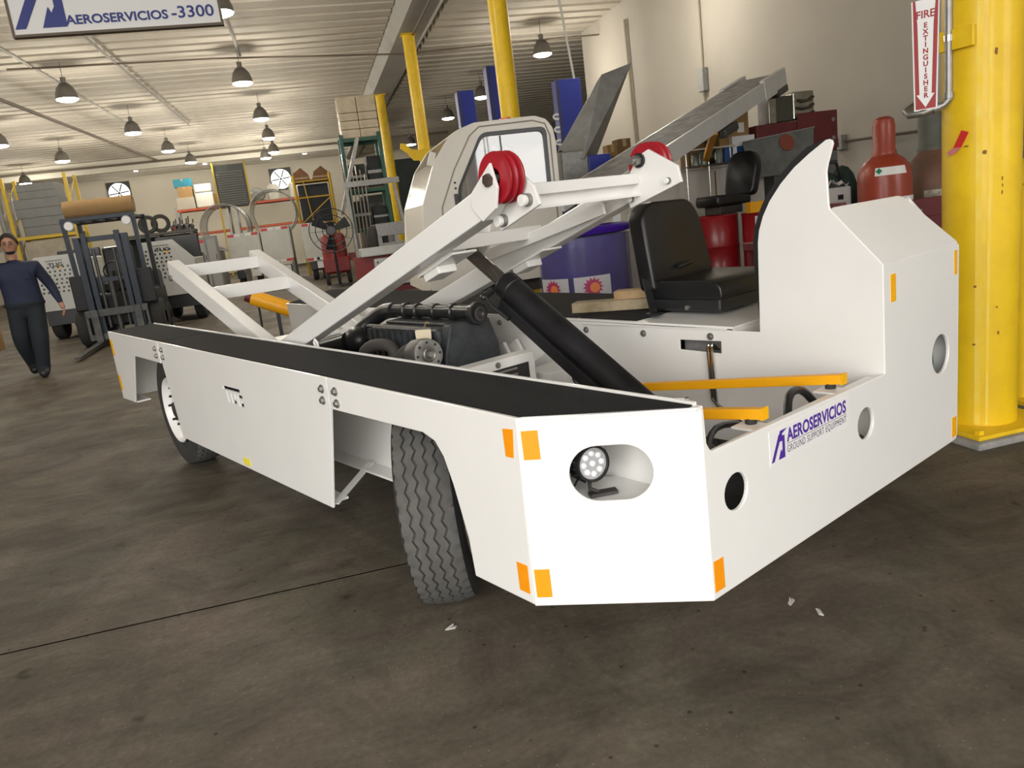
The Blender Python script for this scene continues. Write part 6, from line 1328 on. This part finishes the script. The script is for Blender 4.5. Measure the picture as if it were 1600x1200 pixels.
def cart(x0, x1, y, z0_, z1_, label):
    t = thing('baggage_cart', label, 'cart', ((x0 + x1) / 2, y, 0), 0, 'white carts'); w = (x1 - x0) / 2
    MB().bx(-w, w, 0, 1.8, z0_, z0_ + 0.12).build('cart_bed', ALU, t); MB().bx(-w, w, 0, 0.04, z0_ + 0.12, z1_).build('end_panel', ALU, t, bevel=0.006)
    for s in (-1, 1): MB().bx(s * w - 0.03, s * w + 0.03, 0.04, 1.8, z0_ + 0.12, z1_).build('side_panel', ALU, t)
    for (sx, zz) in ((-1, z1_ - 0.10), (1, z1_ - 0.10), (1, z0_ + 0.03), (-1, z0_ + 0.03)):
        xr = sx * (w - 0.11); MB().bx(xr - 0.10, xr + 0.10, -0.008, 0, zz, zz + 0.08).build('red_marker', RED, t); xw = sx * (w - 0.31); MB().bx(xw - 0.09, xw + 0.09, -0.008, 0, zz, zz + 0.08).build('white_marker', SIGNW, t)
    for s in (-1, 1): MB().lathe([(0.1, 0), (0.27, 0), (0.3, 0.03), (0.3, 0.15), (0.27, 0.18), (0.1, 0.18)], (s * (w - 0.2) - 0.09, 0.5, 0.30), (1, 0, 0), 20).build('cart_wheel', RUBBER, t); MB().bx(s * (w - 0.2) - 0.12, s * (w - 0.2) + 0.12, 0.1, 0.12, 0.36, 0.62).build('mud_flap', BLACK, t)
    MB().bx(w - 0.42, w - 0.12, 0.02, 0.03, 0.38, 0.60).build('number_plate', SIGNW, t)
    return t
cart(-2.62, -1.66, 26.5, 0.70, 1.80, 'left white cart with red and white corner markers'); cart(-1.56, -0.70, 26.5, 0.70, 1.87, 'middle white cart next to the dark upright gap'); cart(-0.26, 0.46, 26.0, 0.62, 1.85, 'right white cart half hidden by the black drum fan')
# ---- yellow scaffold with orange cones on top
YSC = mat('scaffold_yellow', (0.48, 0.30, 0.02), 0.55)
sf = thing('scaffold_tower', 'yellow steel scaffold tower beside the far rack', 'scaffold', (-0.30, 31.0, 0))
for sx in (0, 1.35):
    for sy in (0, 1.0): MB().cyl((sx, sy, 0), (sx, sy, 3.75), 0.055, n=8).build('upright', YSC, sf)
for z in (0.9, 1.9, 2.9, 3.5):
    MB().cyl((0, 0, z), (1.35, 0, z), 0.03, n=6).build('rung', YSC, sf); MB().cyl((0, 1, z), (1.35, 1, z), 0.03, n=6).build('rung', YSC, sf)
MB().cyl((0, 0, 1.9), (1.35, 0, 2.9), 0.022, n=6).build('diagonal', YSC, sf); MB().cyl((0.5, 0, 1.9), (0.35, 0, 3.5), 0.022, n=6).build('diagonal', YSC, sf)
MB().bx(-0.02, 1.37, -0.02, 1.02, 3.50, 3.55).build('platform', CARDD, sf); MB().bx(0.1, 1.25, 0.5, 0.9, 0.1, 3.4).build('dark_crate', mat('crate_shadow', (0.025, 0.03, 0.035), 0.8), sf)  # near-black box colour stands for shadow inside the scaffold
for k, x in enumerate((-0.02, 0.75)):
    t = thing('crate_lid', ('left', 'right')[k] + ' pointed brown wooden crate on top of the yellow scaffold', 'crate', (x, 31.4, 3.55), 0, 'brown crates on the scaffold')
    MB().prism([(-0.35, 0), (0.35, 0), (0.30, 0.22), (0.05, 0.48), (-0.25, 0.30)], (0, -0.2, 0), X3, Z3, (0, 0.4, 0)).build('crate_body', mat('brown_wood', (0.17, 0.075, 0.03), 0.8, var=0.3, scale=6), t, bevel=0.01); MB().bx(-0.30, 0.30, -0.22, -0.2, 0.06, 0.12).build('crate_batten', WOODOLD, t)
# ---- green rack with film wrapped cartons beside the far yellow column
rackunit(1.30, 23.6, 1.10, 1.1, [1.45, 2.60, 4.05], 'tall green pallet rack left of the farthest yellow column', GRN, GRN)
SHW = mat('shiny_wrap', (0.50, 0.43, 0.31), 0.25, var=0.2, scale=5, bump=0.4); nm = ['bottom', 'second', 'third', 'top']
for c in range(2):
    zz = 4.05
    for r_ in range(4):
        h = (0.24, 0.24, 0.22, 0.46)[r_]
        t = thing('wrapped_carton', nm[r_] + ' film wrapped carton in the ' + ('left', 'right')[c] + ' column on the green rack', 'box', (1.62 + c * 0.56, 24.1, zz), 0.0, 'wrapped cartons on the green rack')
        MB().bx(-0.27, 0.27, -0.45, 0.45, 0, h - 0.01).build('carton', SHW, t, bevel=0.012); MB().bx(-0.275, 0.275, -0.455, 0.455, h * 0.35, h * 0.5).build('film_band', film, t)
        zz += h
for k in range(6):
    t = tag(MB().tube([(1.20 + k * 0.10, 23.45, 0.0), (1.25 + k * 0.11, 23.5, 3.6 - 0.12 * k)], 0.022, 8).build('metal_tube', CHROME), 'shiny metal tube leaning on the green rack, ' + ['first', 'second', 'third', 'fourth', 'fifth', 'last'][k] + ' from the left', 'tube', 'tubes leaning on the green rack')
tag(MB().beam((0.95, 22.9, 1.9), (1.75, 23.3, 4.0), 0.06, 0.10).build('lean_beam', GALV), 'pale diagonal beam leaning against the green rack', 'beam')
tst = thing('steel_trestle', 'grey steel trestle standing in front of the green rack', 'trestle', (1.75, 21.1, 0))
MB().bx(-0.75, 0.75, -0.05, 0.05, 2.52, 2.66).build('trestle_beam', GALV, tst)
for sx in (-0.65, 0.6):
    for sy in (-0.4, 0.4): MB().beam((sx, 0, 2.52), (sx + (0.25 if sx > 0 else 0), sy, 0), 0.07, 0.07).build('trestle_leg', GALV, tst)
# ---- hook bracket on the middle column
hk = thing('hook_bracket', 'yellow hook shaped bracket on the column left of the truck cab', 'hook', (3.0, 19.05, 3.05))
MB().prism([(-0.10, 0.02), (-0.10, -0.22), (-0.32, -0.20), (-0.45, -0.02), (-0.60, 0.10), (-0.58, 0.22), (-0.46, 0.20), (-0.34, 0.06), (-0.20, 0.04)], (0, -0.06, 0), X3, Z3, (0, 0.06, 0)).build('hook_plate', YCOL, hk)
MB().bx(-0.12, 0.12, -0.02, 0.0, -0.2, 0.05).build('hook_base', YCOL, hk)
# ---- drum fan, red machine, grey trailer frames
fan = thing('drum_fan', 'black pedestal fan with a large wire guard in front of the red machine', 'fan', (0.52, 20.8, 0))
for rr in (0.56, 0.40, 0.22): MB().tube([(rr * math.cos(2 * PI * i / 36), 0, 1.48 + rr * math.sin(2 * PI * i / 36)) for i in range(36)], 0.012, 6, closed=True).build('guard_ring', BLACK, fan)
for k in range(12): MB().cyl((0.1 * math.cos(k * PI / 6), 0.01, 1.48 + 0.1 * math.sin(k * PI / 6)), (0.56 * math.cos(k * PI / 6), 0.0, 1.48 + 0.56 * math.sin(k * PI / 6)), 0.005, n=5).build('guard_wire', BLACK, fan)
for k in range(3):
    a = 2 * PI * k / 3 + 0.4; MB().prism(rnd([(0.08, -0.05), (0.50, -0.16), (0.50, 0.14), (0.08, 0.05)], 0.04), (0, 0.06, 1.48), (math.cos(a), 0.12, math.sin(a)), (-math.sin(a), 0.25, math.cos(a)), (0, 0.012, 0)).build('fan_blade', BLACK, fan)
MB().cyl((0, 0.02, 1.48), (0, 0.35, 1.48), 0.13, n=20).build('motor', BLACK, fan, bevel=0.02); MB().cyl((0, 0.2, 0.05), (0, 0.2, 1.45), 0.035, n=10).build('pole', BLACK, fan); MB().cyl((0, 0.2, 0), (0, 0.2, 0.06), 0.32, 0.28, n=24).build('base', BLACK, fan)
rm = thing('red_machine', 'red compressor like machine on wheels behind the black drum fan', 'machine', (0.55, 22.2, 0))
RM = mat('machine_red', (0.25, 0.018, 0.016), 0.45, var=0.25, scale=4)
MB().lathe([(0, 0), (0.30, 0.01), (0.34, 0.06), (0.34, 1.0), (0.28, 1.1), (0, 1.12)], (0, 0, 0.30), (0, 0, 1), 28).build('tank', RM, rm); MB().bx(-0.36, 0.36, -0.36, -0.30, 0.35, 0.75).build('lower_guard', RM, rm, bevel=0.03)
for k in range(4): MB().lathe([(0.345, -0.012), (0.352, 0), (0.345, 0.012)], (0, 0, 0.5 + k * 0.2), (0, 0, 1), 24).build('tank_band', DKRED, rm)
MB().bx(0.36, 1.4, -0.1, 0.1, 0.62, 0.82).build('drawbar', RM, rm)
for sx in (-0.3, 0.3): MB().lathe([(0.05, 0), (0.2, 0), (0.22, 0.08), (0.2, 0.12), (0.05, 0.12)], (sx - 0.06, 0, 0.22), (1, 0, 0), 20).build('wheel', RUBBER, rm)
MB().bx(-0.05, 0.05, -0.36, -0.30, 0.02, 0.35).build('stand_leg', BLACK, rm)
tr1 = thing('flat_trailer', 'grey steel flat trailer frame left of the truck cab', 'trailer', (1.5, 18.6, 0))
MB().bx(0.0, 1.6, 0, 0.10, 1.18, 1.48).build('side_beam', GALV, tr1, bevel=0.01); MB().bx(0.0, 1.6, 1.5, 1.6, 1.18, 1.48).build('side_beam', GALV, tr1); MB().bx(0.0, 1.6, 0, 0.10, 0.95, 1.02).build('lower_beam', GALV, tr1)
for sx in (0.05, 0.45, 0.95, 1.5): MB().bx(sx - 0.05, sx + 0.05, -0.02, 1.6, 0.9, 1.18).build('cross_beam', GALV, tr1)
MB().lathe([(0.1, 0), (0.42, 0), (0.46, 0.04), (0.46, 0.20), (0.42, 0.24), (0.1, 0.24)], (-0.15, 0.3, 1.0), (0.95, -0.3, 0), 28).build('spare_tire', RUBBER, tr1); MB().bx(0.1, 0.2, 0.3, 1.3, 0, 0.95).build('trailer_leg', GALV, tr1); MB().bx(1.4, 1.5, 0.3, 1.3, 0, 0.95).build('trailer_leg', GALV, tr1)
tr2 = thing('parts_pallet', 'pale machined metal parts on a low red pallet behind the lift arm', 'parts', (0.95, 17.0, 0))
PALE = mat('pale_metal', (0.55, 0.56, 0.55), 0.4, 0.2, var=0.12, scale=5)
MB().bx(-0.2, 1.2, -0.3, 0.5, 0.0, 0.12).build('pallet_base', DKRED, tr2); MB().bx(0.0, 1.1, -0.25, 0.4, 0.80, 0.98).build('upper_plate', PALE, tr2, bevel=0.02); MB().bx(0.25, 0.75, -0.3, 0.35, 0.42, 0.74).build('bearing_block', PALE, tr2, bevel=0.03)
MB().bx(-0.15, 1.0, 0.0, 0.3, 0.12, 0.80).build('red_support', RM, tr2); MB().bx(0.1, 1.0, -0.3, -0.05, 0.14, 0.34).build('lower_block', PALE, tr2, bevel=0.02)
for sx in (0.32, 0.45, 0.6): MB().cyl((sx, -0.31, 0.66), (sx, -0.30, 0.66), 0.02, n=8).build('bolt_hole', BLACK, tr2)
yt = thing('tow_bar', 'yellow tow bar tube propped on the floor behind the rear frame', 'tow bar', (-0.55, 9.0, 0))
MB().cyl((-0.20, 0.0, 0.76), (0.30, -0.1, 0.52), 0.085, n=20).build('bar_tube', YELLOWB, yt); MB().cyl((-0.26, 0.01, 0.79), (-0.20, 0.0, 0.76), 0.07, n=16).build('bar_end', DKRED, yt)
MB().bx(0.02, 0.06, -0.07, -0.03, 0, 0.62).build('prop_leg', BLACK, yt); MB().cyl((-0.17, 0, 0.0), (-0.15, 0, 0.72), 0.012, n=8).build('prop_rod', BLACK, yt)
MB().bx(0.16, 0.30, -0.16, -0.04, 0.60, 0.62).build('paper_label', SIGNW, yt)
# ---- small litter on the floor
LIT = mat('litter_pale', (0.45, 0.43, 0.40), 0.8)
for k, (x, y, lb) in enumerate(((0.22, 2.30, 'small torn scrap of film on the floor beside the front tire'), (1.26, 1.95, 'tiny pale crumb on the floor right of the front corner'), (1.30, 1.86, 'second pale crumb on the floor nearer the viewer'))):
    t = thing('floor_scrap', lb, 'litter', (x, y, 0), 0.7 * k)
    MB().prism(rnd([(-0.020, -0.004), (0.015, -0.008), (0.022, 0.003), (-0.008, 0.008)], 0.003), (0, 0, 0.0), X3, Y3, (0.002, 0.0, 0.004)).build('scrap', LIT, t)
    MB().beam((-0.01, 0.0, 0.004), (0.012, 0.006, 0.010), 0.004, 0.003).build('scrap_fold', LIT, t)
# ---- dark loads on the green rack and an invented lorry and bin filling the dark far bay
DKC = mat('dark_crate', (0.020, 0.024, 0.024), 0.7, var=0.4, scale=6)
for k, (x, z, w, h, lb) in enumerate(((1.60, 1.45, 0.45, 0.8, 'dark crate on the lower left shelf of the green rack'), (2.12, 1.45, 0.42, 0.6, 'dark crate on the lower right shelf of the green rack'), (1.62, 2.60, 0.5, 0.7, 'dark bundle on the middle left shelf of the green rack'), (2.14, 2.60, 0.4, 0.9, 'dark bundle on the middle right shelf of the green rack'))):
    t = thing('dark_crate', lb, 'crate', (x, 24.1, z))
    MB().bx(-w / 2, w / 2, -0.4, 0.4, 0, h).build('crate_body', DKC, t, bevel=0.02); MB().bx(-w / 2 - 0.004, w / 2 + 0.004, -0.405, -0.4, h * 0.45, h * 0.55).build('crate_strap', GALV, t)
pk = thing('made_up_lorry', 'made-up dark green box lorry filling the dim bay behind the blue lift posts', 'lorry', (5.6, 30.5, 0))  # invented lorry, put in to fill the dark area of the bay
LOR = mat('lorry_dark_green', (0.012, 0.022, 0.018), 0.6, var=0.3, scale=2)
MB().bx(-2.2, 2.6, 0, 2.4, 0.9, 3.9).build('box_body', LOR, pk, bevel=0.05); MB().bx(-3.6, -2.3, 0.1, 2.3, 0.6, 2.7).build('lorry_cab', LOR, pk, bevel=0.15)
MB().bx(-3.3, -2.6, 0.07, 0.09, 1.7, 2.4).build('cab_window', BLACK, pk); MB().bx(-3.5, 2.6, 0.2, 2.2, 0.5, 0.9).build('lorry_frame', BLACK, pk)
for xx in (-2.9, 1.2, 2.0):
    for yy in (0.05, 2.05): MB().lathe([(0.15, 0), (0.42, 0), (0.46, 0.04), (0.46, 0.22), (0.42, 0.26), (0.15, 0.26)], (xx, yy, 0.46), (0, 1, 0), 24).build('lorry_tire', RUBBER, pk)
for k in range(7): MB().bx(-2.0 + k * 0.72, -1.95 + k * 0.72, -0.02, 0.0, 1.0, 3.8).build('body_rib', LOR, pk)
bx2 = thing('made_up_bin', 'made-up dark blue bin standing left of the truck cab below the hook', 'bin', (3.5, 20.5, 0))  # invented bin, a dark filler left of the cab
MB().lathe([(0, 0), (0.30, 0), (0.34, 0.9), (0.36, 0.92), (0.36, 0.96), (0.0, 0.96)], n=24).build('bin_body', mat('bin_blue', (0.01, 0.015, 0.06), 0.6), bx2); MB().lathe([(0.37, 0.96), (0.34, 1.02), (0, 1.06)], n=24).build('bin_lid', BLACK, bx2)
